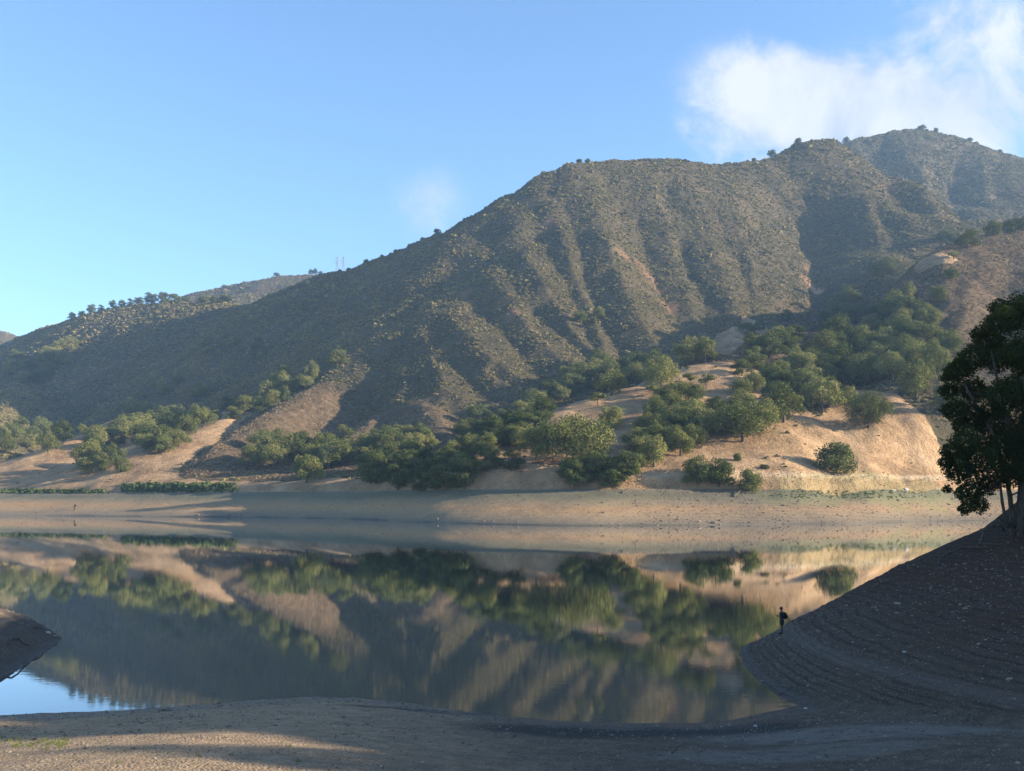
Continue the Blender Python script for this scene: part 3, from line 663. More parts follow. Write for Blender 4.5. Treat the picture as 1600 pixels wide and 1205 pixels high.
# groves whose members nothing tells apart
GR = [
 ('dark',[(118,722),(150,700),(205,672),(250,690),(230,715),(180,745),(120,757)],17,9,34,34,'shaded dark oak in the wood down the gully left of the tan grass fold',12,'oak'),
 ('oak',[(190,680),(230,660),(262,652),(335,655),(330,668),(280,700),(232,724),(215,700)],18,10,30,36,'half lit oak in the upper part of the left lakeside wood',11,'dark'),
 ('dark',[(-10,690),(30,680),(70,688),(115,692),(75,715),(30,722),(-10,700)],18,8,28,32,'dark oak of the wood at the left edge of the photo above the grass',9,'oak'),
 ('oak',[(0,575),(60,560),(120,525),(115,560),(60,610),(0,625)],20,9,22,28,'rough oak scrub tree on the sunlit left end of the left ridge',11,'dark'),
 ('oak',[(372,648),(395,618),(440,600),(490,592),(498,600),(455,622),(410,645)],15,7,28,28,'green oak in the grove on the valley side left of the russet spur',12,'dark'),
 ('dark',[(330,640),(360,625),(395,640),(360,672),(335,660)],15,9,18,20,'dark oak in the hollow between the lakeside wood and the russet spur',5,None),
 ('oak',[(385,716),(400,700),(500,708),(520,735),(440,742),(395,738)],18,8,36,40,'green oak in the wood behind the small bright lone oak',10,'dark'),
 ('oak',[(520,700),(640,690),(690,705),(690,722),(560,738),(515,728)],19,9,36,40,'sunlit topped oak at the foot of the russet spurs',13,'dark'),
 ('dark',[(545,768),(560,748),(640,735),(740,742),(745,762),(640,770)],19,7,40,44,'dark shaded oak in the shore wood below the russet spurs',14,None),
 ('dark',[(690,735),(700,690),(760,655),(800,650),(770,700),(745,738)],17,9,30,34,'dark shaded oak climbing the gully below the mountain',12,'oak'),
 ('dark',[(790,665),(850,622),(890,628),(860,655),(800,690)],17,8,30,34,'dark oak on the shaded side of the middle knoll ridge',9,'oak'),
 ('oak',[(860,610),(900,590),(960,575),(1020,570),(1060,560),(1050,578),(960,600),(890,618)],19,7,28,32,'oak in the belt between the knoll brow and the mountain slope',11,'dark'),
 ('dark',[(868,750),(900,738),(1000,738),(1010,750),(960,762),(880,764)],18,6,34,40,'very dark oak in shade at the lake edge below the largest oak',11,None),
 ('oak',[(985,705),(1000,660),(1060,640),(1110,660),(1120,700),(1060,722),(1000,735)],20,10,40,46,'oak in the mixed wood between the knoll and the tan slope',16,'dark'),
 ('oak',[(1110,665),(1150,650),(1180,650),(1150,680),(1120,690)],18,8,44,46,'oak behind the broad oak in the wood left of the tan slope',4,None),
 ('oak',[(1010,640),(1060,622),(1110,632),(1125,648),(1060,655)],18,7,30,36,'olive oak on the lower grass of the middle knoll',6,None),
 ('dark',[(1125,605),(1180,560),(1250,530),(1290,560),(1300,600),(1240,625),(1190,605)],24,10,32,38,'shaded bluish oak in the broad gully below the right spur',15,'oak'),
 ('dark',[(1260,520),(1330,470),(1370,480),(1400,520),(1360,570),(1290,560)],26,11,30,36,'shaded oak on the left face of the right spur',13,'oak'),
 ('oak',[(1340,560),(1400,540),(1480,560),(1480,590),(1380,580)],24,8,42,48,'pale oak of the wood above the crest of the tan slope',8,None),
 ('oak',[(1150,535),(1210,505),(1260,490),(1280,480),(1230,520),(1180,560)],20,8,20,26,'grey green tree along the crest end of the right spur',7,'dark'),
 ('dark',[(1300,590),(1290,545),(1350,500),(1420,500),(1470,540),(1480,600),(1400,600),(1340,598)],24,10,38,44,'pale green oak in the upper half of the right valley wood',18,'oak'),  # mostly the darker foliage kind, shade on this wood put into leaf colour
 ('oak',[(1200,600),(1240,575),(1290,590),(1300,620),(1230,640),(1200,630)],20,8,34,38,'oak in the lower end of the right valley, behind the crest oaks',7,'dark'),
 ('dark',[(690,735),(720,690),(800,660),(880,640),(820,700),(760,745)],16,9,32,38,'dark shaded oak filling the hollow left of the middle knoll',11,None),
 ('dark',[(500,745),(530,705),(640,705),(700,715),(700,745),(600,750)],18,8,34,42,'dark shaded oak between the sunlit topped oaks and the shore wood',9,None),
 ('dark',[(890,612),(950,590),(1010,580),(1060,572),(1000,596),(920,618)],16,6,26,32,'dark oak in the shaded strip right at the foot of the mountain',7,None),
 ('small',[(300,545),(340,530),(400,520),(420,530),(340,560)],20,7,10,16,'small pale tree along the stream line of the shaded valley',7,None),
 ('oak',[(900,500),(930,490),(945,510),(915,520)],14,7,18,18,'yellow green tree in the mountain gully above the knoll',3,None),
]
for i, (k_, poly, sx, sy, hp, wp, lab, n, mk) in enumerate(GR):
    grove(k_, poly, sx, sy, hp, wp, lab, lab.replace('oak', 'oaks', 1) if 'oak' in lab else lab.replace('tree', 'trees', 1), n, i, mk)
print('trees', len(PLACED))
# ------------------------------------------------------------------ uncountable cover, scattered with geometry nodes
def scatter(name, pts, rot, scl, idx, tint, meshes, label=None):
    me = bpy.data.meshes.new(name); me.vertices.add(len(pts)); me.vertices.foreach_set('co', np.asarray(pts, np.float32).ravel())
    a = me.attributes.new('rot', 'FLOAT_VECTOR', 'POINT'); a.data.foreach_set('vector', np.asarray(rot, np.float32).ravel())
    a = me.attributes.new('scl', 'FLOAT_VECTOR', 'POINT'); a.data.foreach_set('vector', np.asarray(scl, np.float32).ravel())
    a = me.attributes.new('idx', 'INT', 'POINT'); a.data.foreach_set('value', np.asarray(idx, np.int32))
    a = me.attributes.new('tint', 'FLOAT', 'POINT'); a.data.foreach_set('value', np.asarray(tint, np.float32))
    o = link(name, me); tag(o, kind='stuff')
    src = bpy.data.collections.new(name+'_sources')
    for i, m in enumerate(meshes): src.objects.link(bpy.data.objects.new('%s_piece' % name, m))
    ng = bpy.data.node_groups.new(name+'_scatter', 'GeometryNodeTree')
    ng.interface.new_socket('Geometry', in_out='INPUT', socket_type='NodeSocketGeometry'); ng.interface.new_socket('Geometry', in_out='OUTPUT', socket_type='NodeSocketGeometry')
    N = ng.nodes; L = ng.links
    i_ = N.new('NodeGroupInput'); o_ = N.new('NodeGroupOutput'); ci = N.new('GeometryNodeCollectionInfo'); ip = N.new('GeometryNodeInstanceOnPoints')
    ci.inputs['Collection'].default_value = src; ci.inputs['Separate Children'].default_value = True; ci.inputs['Reset Children'].default_value = True
    def na(nm, ty):
        n = N.new('GeometryNodeInputNamedAttribute'); n.data_type = ty; n.inputs[0].default_value = nm; return n.outputs[0]
    mp = N.new('GeometryNodeMeshToPoints'); L.new(i_.outputs[0], mp.inputs[0]); L.new(mp.outputs[0], ip.inputs['Points'])
    L.new(ci.outputs[0], ip.inputs['Instance']); ip.inputs['Pick Instance'].default_value = True
    L.new(na('idx', 'INT'), ip.inputs['Instance Index'])
    er = N.new('FunctionNodeEulerToRotation'); L.new(na('rot', 'FLOAT_VECTOR'), er.inputs[0]); L.new(er.outputs[0], ip.inputs['Rotation'])
    L.new(na('scl', 'FLOAT_VECTOR'), ip.inputs['Scale']); L.new(ip.outputs[0], o_.inputs[0])
    md = o.modifiers.new('scatter', 'NODES'); md.node_group = ng
    return o
def lump_mesh(name, seed, n, size, mat, r=1.0, h=.75):
    rng = np.random.default_rng(seed); d = rng.normal(0, 1, (n, 3)); d[:, 2] = abs(d[:, 2]); d /= np.linalg.norm(d, axis=1)[:, None]
    lob = 1+.3*np.sin(3*np.arctan2(d[:, 1], d[:, 0])+seed)
    P = d*(rng.uniform(.65, 1, n)*r*lob)[:, None]*np.array([1, 1, h]); V, Fq = cards(P, d, size, rng, .55, .9)
    return mesh_np(name, V, Fq, mat)
def mat_scrub(name, cols):
    g = newmat(name); p = g.pos()
    f = g.math('ADD', g.math('MULTIPLY', g.noise(p, .014, 6, .65), .7), g.math('MULTIPLY', g.attr('tint', 'INSTANCER'), .3))
    c = g.ramp(f, cols); g.out(g.n('ShaderNodeBsdfDiffuse', ins={'Color': c}).outputs[0]); return g.m
M_SCR = mat_scrub('chaparral', [(.30, (.095, .090, .036)), (.42, (.185, .162, .064)), (.5, (.23, .165, .088)), (.58, (.245, .205, .085)), (.7, (.31, .25, .12))])
M_RUS = mat_scrub('russet_scrub', [(.3, (.12, .085, .05)), (.5, (.22, .16, .095)), (.7, (.36, .27, .165))])
scr = [lump_mesh('chaparral_shrub', 10+k, 46, .75, M_SCR) for k in range(4)]
rus_ = [lump_mesh('russet_shrub', 20+k, 40, .6, M_RUS, 1, .65) for k in range(2)]
# weight by ground area on the sides that face the lake
NX = 178000
area = np.zeros_like(FX); dyy = np.gradient(Ys)[:, None]; dpx = np.gradient(pxs)[None, :]
area[:] = (dpx/F*YY)*dyy
front = np.maximum.accumulate((FZ-EYE)/YY, axis=0); vis = ((FZ-EYE)/YY >= front-.012)
inpx = (PX > -120) & (PX < 1720)
dens = area*(FZ > 16)*(TT > 1)*np.where(vis, 1, .08)*inpx*(1-GRASS*.985)*np.clip(1400/YY, .45, 1.25)**1.5
dens = dens*np.where(YY > 2400, .35, 1)*(.3+smooth01(.6+1.8*fbm(FX/22., YY/34., 3, 91)))*(1-.75*RUST)*(1+1.6*RUSS)
pr = (dens/dens.sum()).ravel(); ch = RNG.choice(pr.size, NX, p=pr)
ii, jj = np.unravel_index(ch, FX.shape); Yp = Ys[ii]+RNG.uniform(-.5, .5, NX)*dyy[ii, 0]; Pp = pxs[jj]+RNG.uniform(-.5, .5, NX)*dpx[0, jj]
Yp = np.clip(Yp, Ys[0]+1, Ys[-1]-1); Xp = (Pp-800)/F*Yp; Zp = far_z(Xp, Yp)
sz = np.clip(1.02*np.exp(RNG.normal(0, .30, NX)), .5, 3)*np.clip(Yp/1150, .7, 1.8)
isr = RUSS[ii, jj] > RNG.uniform(.3, .7, NX)
sz = np.where(isr, sz*.75, sz)*np.where(RNG.random(NX) < .04, 1.7, 1)
idx = np.where(isr, 4+RNG.integers(0, 2, NX), RNG.integers(0, 4, NX))
rot = np.zeros((NX, 3)); rot[:, 2] = RNG.uniform(0, 6.28, NX)
s3 = np.stack([sz, sz, sz*RNG.uniform(.8, 1.3, NX)], -1)
o = scatter('chaparral', np.stack([Xp, Yp, Zp-.1], -1), rot, s3, idx, RNG.random(NX), scr+rus_)
# low green willow shrubs on the high water line at the left, grass clumps on the slopes
def shore_strip(name, x0, x1, py0, py1, n, smin, smax, mat):
    P = []; S = []
    ms = [lump_mesh(name+'_shrub', 60+k, 60, .55, mat, 1, .9) for k in range(2)]
    for _ in range(n*4):
        px = random.uniform(x0, x1); f_ = (px-x0)/(x1-x0); mid = math.sin(f_*math.pi)**.4
        h = hit(px, random.uniform(py0, py1))
        if h and gnoise(np.array([px/9.]), np.array([.5]), 3)[0] > -.55: P.append(h); S.append(random.uniform(smin, smax)*(.5+.5*mid))
        if len(P) >= n: break
    n = len(P); rot = np.zeros((n, 3)); rot[:, 2] = RNG.uniform(0, 6, n); S = np.array(S)
    return scatter(name, np.array(P), rot, np.stack([S, S, S], -1), RNG.integers(0, 2, n), RNG.random(n), ms)
M_WIL = mat_scrub('willow_scrub', [(.3, (.045, .06, .02)), (.5, (.09, .115, .04)), (.7, (.15, .17, .07))])
shore_strip('willow_scrub', -30, 172, 766, 771, 260, 1.0, 2.0, M_WIL)
shore_strip('shore_scrub', 190, 372, 757, 769, 330, 1.1, 2.6, M_WIL)
shore_strip('green_reeds', 1205, 1470, 767, 779, 300, .2, .6, mat_scrub('reeds', [(.3, (.10, .12, .04)), (.5, (.18, .20, .07)), (.7, (.30, .30, .13))]))
# ------------------------------------------------------------------ big dark oak at the right, half outside the frame
def near_tree():
    Y0 = 76.0
    root = link('live_oak_tree', None); bx = (1597-800)/F*Y0; bz = near_z(bx, Y0)
    root.location = (bx, Y0, bz)
    tag(root, 'big black shaded oak on the right bank, cut by the photo edge', 'oak tree')
    def P(px, py, dy=0.):
        Y = Y0+dy; x, y, z = at(px, py, Y); return (x-bx, y-Y0, z-bz)
    B = []
    for px, py, r, dy in [(1590,490,34,0),(1565,505,28,-2),(1618,480,36,2),(1650,500,50,0),(1545,535,26,1),(1520,560,26,-1),(1498,580,24,0),(1483,610,18,1),(1492,640,22,-1),(1520,610,26,2),
       (1560,560,30,3),(1600,550,36,-3),(1640,560,60,0),(1700,560,60,2),(1570,620,34,-2),(1600,610,36,3),(1520,650,26,0),(1550,660,34,2),(1510,690,26,-2),(1488,706,20,0),(1476,722,12,1),
       (1500,735,28,1),(1530,720,34,-2),(1570,700,40,0),(1610,690,46,2),(1650,650,60,-1),(1700,660,60,1),(1515,770,24,0),(1508,795,13,1),(1530,790,16,-1),(1545,755,22,1),(1580,740,26,-1),(1620,735,40,0),(1660,740,50,1),(1700,740,50,0),
       (1700,480,50,-2),(1740,600,70,0),(1740,700,60,0),(1660,440,34,0),(1560,480,16,0),(1530,520,14,0),(1478,590,10,0),(1500,665,14,0),(1480,765,8,0)]:
        x, y, z = P(px, py, dy*1.6); B.append((x, y, z, r/F*Y0*1.02))
    ms = []
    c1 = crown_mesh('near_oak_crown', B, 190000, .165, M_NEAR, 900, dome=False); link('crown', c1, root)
    rr = random.Random(3)
    def path(pts, r0, r1):
        n = len(pts); return [(*P(a, b, d), r0+(r1-r0)*i/(n-1)) for i, (a, b, d) in enumerate(pts)]
    paths = [path([(1598,850,0),(1597,800,0),(1600,740,0),(1596,680,0),(1606,620,0),(1600,560,0),(1612,500,0)], .50, .16),
             path([(1583,842,.4),(1582,812,.4),(1578,775,.3),(1570,735,.2),(1558,690,0),(1535,650,0),(1512,610,-.3),(1500,585,-.4)], .24, .06),
             path([(1566,830,-.3),(1570,805,-.2),(1566,785,0),(1562,750,.2),(1548,715,.2),(1528,700,0),(1500,705,0)], .16, .05),
             path([(1600,700,0),(1575,660,.5),(1560,600,.8),(1548,545,.8)], .22, .06), path([(1600,720,0),(1640,660,0),(1680,600,0)], .3, .1),
             path([(1562,750,.2),(1540,770,0),(1520,780,0)], .07, .03), path([(1578,775,0),(1600,765,0),(1618,750,0)], .08, .04), path([(1582,812,.2),(1590,800,0),(1600,770,0)], .07, .03)]
    V, Fq = tube_np(paths, 8); link('trunk', mesh_np('near_oak_trunk', V, Fq, M_BARK, True), root)
    # twisted bare roots washed out of the bank
    rt = [path([(1590,818,0),(1572,822,-.6),(1560,820,-.9),(1545,822,-1),(1537,829,-1),(1536,838,-1),(1531,850,-1.2)], .20, .11), path([(1560,820,-.9),(1557,832,-1),(1554,838,-1)], .08, .05),
          path([(1565,815,0),(1561,810,-.4),(1566,822,-1),(1575,828,-1.4)], .12, .05), path([(1585,828,-.5),(1575,815,-.8),(1584,808,-1),(1592,818,-1.2),(1587,832,-1.2)], .10, .06)]
    V, Fq = tube_np(rt, 8); link('root', mesh_np('near_oak_roots', V, Fq, M_BARK, True), root)
near_tree()
# ------------------------------------------------------------------ pebbles, tufts
def rock_mesh(name, seed, mat, flat=.55, sub=2):
    import bmesh
    bm = bmesh.new(); bmesh.ops.create_icosphere(bm, subdivisions=sub, radius=1)
    r = random.Random(seed); ax = [(r.uniform(-1, 1), r.uniform(-1, 1), r.uniform(-1, 1), r.uniform(.55, .9)) for _ in range(9)]
    for v in bm.verts:
        for a, b, c, d in ax:
            l = math.sqrt(a*a+b*b+c*c); k = (v.co.x*a+v.co.y*b+v.co.z*c)/l
            if k > d: v.co -= mathutils.Vector((a, b, c))*((k-d)/l)
        v.co.z *= flat; v.co.x *= 1.2
    me = bpy.data.meshes.new(name); bm.to_mesh(me); bm.free(); me.materials.append(mat); return me
import mathutils
def mat_stone(name, inst=True, cols=None):
    g = newmat(name); p = g.pos()
    t = g.attr('tint', 'INSTANCER') if inst else g.n('ShaderNodeObjectInfo').outputs['Random']
    f = g.math('ADD', g.math('MULTIPLY', t, .7), g.math('MULTIPLY', g.noise(p, 14, 3), .3))
    g.out(g.principled(g.ramp(f, cols or [(.1, (.07, .055, .042)), (.4, (.17, .135, .10)), (.7, (.27, .21, .155)), (.95, (.32, .26, .195)), (.99, (.48, .44, .39))]), .9, None, .2)); return g.m
M_STN = mat_stone('gravel_stone'); M_ROCK = mat_stone('rock', False)
peb = [rock_mesh('pebble', 40+k, M_STN, .5, 1) for k in range(4)]
NP = 52000; Ya = 23*np.exp(RNG.random(NP*2)*math.log(76/23.)); Xa = RNG.uniform(-.60, .58, NP*2)*Ya
Za = near_z(Xa, Ya); kp = (Za > -.01) & (Za < 9) ; Xa, Ya, Za = Xa[kp][:NP], Ya[kp][:NP], Za[kp][:NP]; n = len(Xa)
keep = fbm(Xa/2.5, Ya/2.5, 3, 7) + .5*(Za < .35) + .25*(Xa > 10) > RNG.uniform(-.5, .5, n); Xa, Ya, Za = Xa[keep], Ya[keep], Za[keep]; n = len(Xa)
S = .016*np.exp(RNG.normal(0, .5, n))*np.clip(Ya/30, .9, 2.2)*np.where(RNG.random(n) < .015, 2.6, 1)
rt_ = RNG.uniform(0, 6.28, (n, 3))*np.array([.05, .05, 1])
scatter('gravel', np.stack([Xa, Ya, Za+S*.15], -1), rt_, np.stack([S, S, S], -1), RNG.integers(0, 4, n), RNG.random(n)**1.3, peb)
def tuft_mesh(name, seed, mat):
    r = np.random.default_rng(seed); Vs = []; Fs = []
    for i in range(26):
        a = r.uniform(0, 6.28); x, y = r.normal(0, .25, 2); l = r.uniform(.4, 1); w = .035; dx, dy = math.cos(a)*.35*l, math.sin(a)*.35*l
        px_, py_ = -math.sin(a)*w, math.cos(a)*w; k = len(Vs)
        Vs += [(x-px_, y-py_, 0), (x+px_, y+py_, 0), (x+dx+px_*.3, y+dy+py_*.3, l), (x+dx-px_*.3, y+dy-py_*.3, l)]; Fs.append((k, k+1, k+2, k+3))
    return mesh_np(name, Vs, Fs, mat)
tm_ = [tuft_mesh('tuft', 3+k, mat_scrub('green_sprouts', [(.3, (.07, .10, .02)), (.5, (.13, .17, .04)), (.7, (.24, .25, .08))])) for k in range(2)]
P = []
for _ in range(110):
    px = random.choice([random.gauss(25, 12), random.gauss(65, 12), random.gauss(95, 10), random.uniform(0, 480)]); py = random.gauss(1163 if px < 110 else 1172+px*.03, 5 if px < 110 else 12)
    h = nhit(px, py)
    if h: P.append(h)
n = len(P); S = RNG.uniform(.04, .13, n); rz = np.zeros((n, 3)); rz[:, 2] = RNG.uniform(0, 6, n)
scatter('weeds', np.array(P), rz, np.stack([S, S, S], -1), RNG.integers(0, 2, n), RNG.random(n), tm_)

# ------------------------------------------------------------------ single stones and driftwood
def rock(px, py, wpx, label, far=False, cat='rock', flat=.55, mat=None, name='rock'):
    h = hit(px, py) if far else nhit(px, py)
    if h is None: print('rock missed', label); return
    s = wpx*h[1]/F*.42; o = link(name, rock_mesh(name, int(px*7+py), mat or M_ROCK, flat), loc=(h[0], h[1], h[2]+s*.15)); o.scale = (s, s, s); o.rotation_euler.z = px
    tag(o, label, cat); return o
M_PALE = mat_stone('pale_stone', False, [(.2, (.34, .31, .27)), (.8, (.52, .48, .43))])
rock(269, 1103, 13, 'dark stump like rock at the waterline of the near beach', flat=.85)
rock(738, 1115, 8, 'small black rock at the waterline near the middle of the beach')
rock(1259, 1108, 9, 'white stone beside the small inlet on the right bank', mat=M_PALE)
rock(1180, 1135, 8, 'pale stone on the gravel left of the inlet', mat=M_PALE)
rock(1233, 1113, 12, 'flat grey rock at the end of the inlet')
rock(508, 1187, 7, 'small rock on the sunlit beach ground in front')
rock(596, 1198, 6, 'tiny pale rock on the sunlit beach edge', mat=M_PALE)
rock(1540, 1000, 5, 'pale stone on the middle of the dark right bank', mat=M_PALE)
rock(1413, 1020, 7, 'wide pale rock on the dark right bank left of centre', mat=M_PALE)
rock(1500, 945, 5, 'light stone high on the dark right bank', mat=M_PALE)
rock(1320, 970, 12, 'dark rock on the bank above the walker\'s right')
rock(75, 990, 12, 'pale boulder near the tip of the left spit', mat=M_PALE)
rock(85, 995, 9, 'grey boulder at the very tip of the left spit')
rock(1395, 767, 10, 'left pale boulder in the green strip of the far shore', True, mat=M_PALE)
rock(1415, 766, 12, 'right pale boulder in the green strip of the far shore', True, mat=M_PALE)
rock(310, 805, 7, 'dark rock at the far waterline on the left', True)
rock(358, 806, 5, 'tiny dark rock at the far waterline, right of the larger one', True)
rock(683, 812, 6, 'dark rock on the far sand spit', True, flat=1.2)
def drift(name, label, cat, pts, r0, r1, far=False):
    Q = []
    for i, (px, py, up) in enumerate(pts):
        h = hit(px, py) if far else nhit(px, py)
        if h is None: continue
        Q.append((h[0], h[1], h[2]+up, r0+(r1-r0)*i/(len(pts)-1)))
    if len(Q) < 2: print('drift missed', label); return
    V, Fq = tube_np([Q], 7); b = V.mean(0).copy(); b[2] = V[:, 2].min(); V = V-b
    o = link(name, mesh_np(name, V, Fq, M_BARK, True), loc=b); tag(o, label, cat); return o
drift('fallen_branch', 'arched bare branch on the crest of the right bank below the roots', 'branch', [(1462,884,.0),(1475,878,.5),(1500,868,.55),(1520,862,.25),(1534,858,0)], .10, .06)
drift('driftwood', 'curled driftwood root on the dark face of the left spit', 'driftwood', [(12,1008,.0),(18,1004,.22),(28,1004,.28),(36,1008,.12),(46,1010,.02)], .07, .04)
drift('driftwood', 'thin pale driftwood stick near the tip of the left spit', 'driftwood', [(52,982,.02),(62,982,.12),(70,988,.03)], .05, .03)
drift('driftwood', 'twisted driftwood lying on gravel at the lower right', 'driftwood', [(1508,1128,.0),(1515,1122,.16),(1524,1126,.14),(1532,1134,.02)], .05, .03)
drift('driftwood', 'short dark stick on the wet gravel in front of the inlet', 'driftwood', [(1050,1178,.02),(1060,1172,.10),(1066,1166,.05)], .025, .012)
drift('driftwood', 'pale log lying on the far shore below the dark wood', 'driftwood', [(972,771,.3),(990,764,.5)], .35, .25, True)
drift('driftwood', 'white log leaning on the far shore cliff under the paired bushes', 'driftwood', [(1147,777,.3),(1153,773,.8),(1158,769,1.2)], .3, .2, True)
c_ = hit(117, 797); st = link('tree_stump', None, loc=c_) if c_ else None
if st:
    V, Fq = tube_np([[(0,0,-1,.9),(.2,0,1,.7),(.1,.1,2.2,.5)]], 8); link('post', mesh_np('stump_post', V, Fq, M_BARK, True), st)
    link('root_mass', crown_mesh('stump_top', [(.1,0,2.6,.9),(.4,.1,3.1,.6)], 160, .45, M_BARK, 77, False), st); tag(st, 'dark upright stump standing on the far left mud flat', 'stump')

# ------------------------------------------------------------------ pylons and wires on the far hill
M_STEEL = newmat('galvanised_steel'); M_STEEL.out(M_STEEL.principled((.22, .23, .24), .6, None, .4, Metallic=.5)); M_STEEL = M_STEEL.m
def pylon(px, label):
    b = crest(px, 2500, 2750); H = 48.; o = link('transmission_tower', None, loc=b); tag(o, label, 'pylon', None); r = .30
    def w(z): return 4.6*(1-z/H)**1.0*.85+.75 if z < H*.62 else 1.4+(1-z/H)*1.2
    L = [0, 8, 15, 21, 26, 30, 34, 38, 42, 46, H]
    for sx in (-1, 1):
        for sy in (-1, 1):
            V, Fq = tube_np([[(sx*w(z), sy*w(z), z-1 if z == 0 else z, r) for z in L]], 4); link('leg', mesh_np('tower_leg', V, Fq, M_STEEL), o)
    br = []
    for a, c in zip(L[:-1], L[1:]):
        for sx, sy, tx, ty in ((-1,-1,1,-1),(1,-1,1,1),(1,1,-1,1),(-1,1,-1,-1)):
            br.append([(sx*w(a), sy*w(a), a, .16), (tx*w(c), ty*w(c), c, .16)]); br.append([(tx*w(a), ty*w(a), a, .16), (sx*w(c), sy*w(c), c, .16)])
    V, Fq = tube_np(br, 4); link('bracing', mesh_np('tower_bracing', V, Fq, M_STEEL), o)
    for z, hw in ((30, 7.5), (37, 8.5), (44, 6.5)):
        V, Fq = tube_np([[(-hw, 0, z, .2), (0, 0, z+1.6, .3), (hw, 0, z, .2)], [(-hw, 0, z, .2), (hw, 0, z, .2)]]+[[(s_*hw, 0, z, .12), (s_*hw, 0, z-2.5, .14)] for s_ in (-1, 1)], 4)
        link('cross_arm', mesh_np('tower_arm', V, Fq, M_STEEL), o)
    return b
b1 = pylon(527, 'left lattice pylon of the pair on the far hill top'); b2 = pylon(537, 'right lattice pylon of the pair on the far hill top')
def wire(label, p, q, sag=14):
    V, Fq = tube_np([[(p[0]+(q[0]-p[0])*t, p[1]+(q[1]-p[1])*t, p[2]+(q[2]-p[2])*t-sag*4*t*(1-t), .13) for t in np.linspace(0, 1, 14)]], 4)
    b = V.mean(0); tag(link('power_line', mesh_np('power_line', V-b, Fq, M_STEEL), loc=b), label, 'power line', 'power lines at the pylons')
for sx, hz in ((-8, 35), (8, 35), (6, 42)):
    wire('thin power line sagging from the pylons down behind the mountain flank', (b2[0]+sx, b2[1], b2[2]+hz), (b2[0]+420+sx, b2[1]+300, b2[2]-20))
wire('thin power line from the pylons leaving down to the left', (b1[0]-8, b1[1], b1[2]+35), (b1[0]-420, b1[1]+420, b1[2]-110), 20)

# ------------------------------------------------------------------ trees on the bank outside the frame, they shade the beach
for x, y, h_, w_ in [(96,-14,7,6),(99,3,6,4),(95,13,7,6),(98,21,9,8),(90,29,10,11),(84,36,12,12),(92,48,12,13),(86,60,12,12),(70,44,10,11),(66,56,10,11),(88,74,11,12),(74,86,10,12),(84,96,10,12),(62,72,9,10),(97,-22,8,7)]:
    plant('dark', (x, y, near_z(x, y)), h_, w_, 'oak on the hill right of the picture, out of view', 'oaks on the hill right of the picture')

# stones and clods strewn over the drained far shore
sel = np.argwhere((TT > -.02) & (TT < 1.25) & (PX > -60) & (PX < 1640)); wgt = (dyy*YY*dpx)[sel[:, 0], sel[:, 1]]*(.25+smooth01((PX[sel[:, 0], sel[:, 1]]-850)/300)*1.6); n = 9000
pk = sel[RNG.choice(len(sel), n, p=wgt/wgt.sum())]; Yp = Ys[pk[:, 0]]+RNG.uniform(-.8, .8, n); Pp = pxs[pk[:, 1]]+RNG.uniform(-1.8, 1.8, n); Xp = (Pp-800)/F*Yp; Zp = far_z(Xp, Yp); ok = Zp > .05
Xp, Yp, Zp = Xp[ok], Yp[ok], Zp[ok]; n = len(Xp); S = .17*np.exp(RNG.normal(0, .55, n)); rz = np.zeros((n, 3)); rz[:, 2] = RNG.uniform(0, 6, n)
scatter('shore_stones', np.stack([Xp, Yp, Zp+S*.2], -1), rz, np.stack([S, S, S], -1), RNG.integers(0, 4, n), RNG.random(n), peb)
# ------------------------------------------------------------------ the walker on the bank (faces left, looking down at a phone)
def skin_mesh(name, verts, edges, mat, root=0, sub=1, mirror=False):
    """verts: (x, y, z, r)"""
    me = bpy.data.meshes.new(name); me.from_pydata([v[:3] for v in verts], edges, [])
    o = bpy.data.objects.new(name, me); COL.objects.link(o)
    m = o.modifiers.new('skin', 'SKIN'); m.use_smooth_shade = True
    sk = me.skin_vertices[0].data
    for i, v in enumerate(verts):
        r = v[3] if isinstance(v[3], tuple) else (v[3], v[3]); sk[i].radius = r; sk[i].use_root = (i == root)
    s_ = o.modifiers.new('sub', 'SUBSURF'); s_.levels = sub; s_.render_levels = sub
    me.materials.append(mat); return o
def plain(name, col, rough=.85):
    g = newmat(name); n = g.noise(g.pos(), 30, 3); g.out(g.principled(g.mix(n, tuple(c*.7 for c in col), tuple(min(1, c*1.3) for c in col)), rough, None, .2)); return g.m
M_SKIN = plain('skin', (.10, .06, .045), .6); M_COAT = plain('dark_jacket', (.022, .024, .03)); M_SHORT = plain('black_shorts', (.018, .018, .02)); M_PACK = plain('black_nylon', (.015, .015, .018), .6)
M_HAIR = plain('dark_hair', (.02, .014, .01)); M_SHOE = plain('dark_shoe', (.02, .02, .02)); M_GLASS = plain('black_glass', (.01, .01, .012), .15)
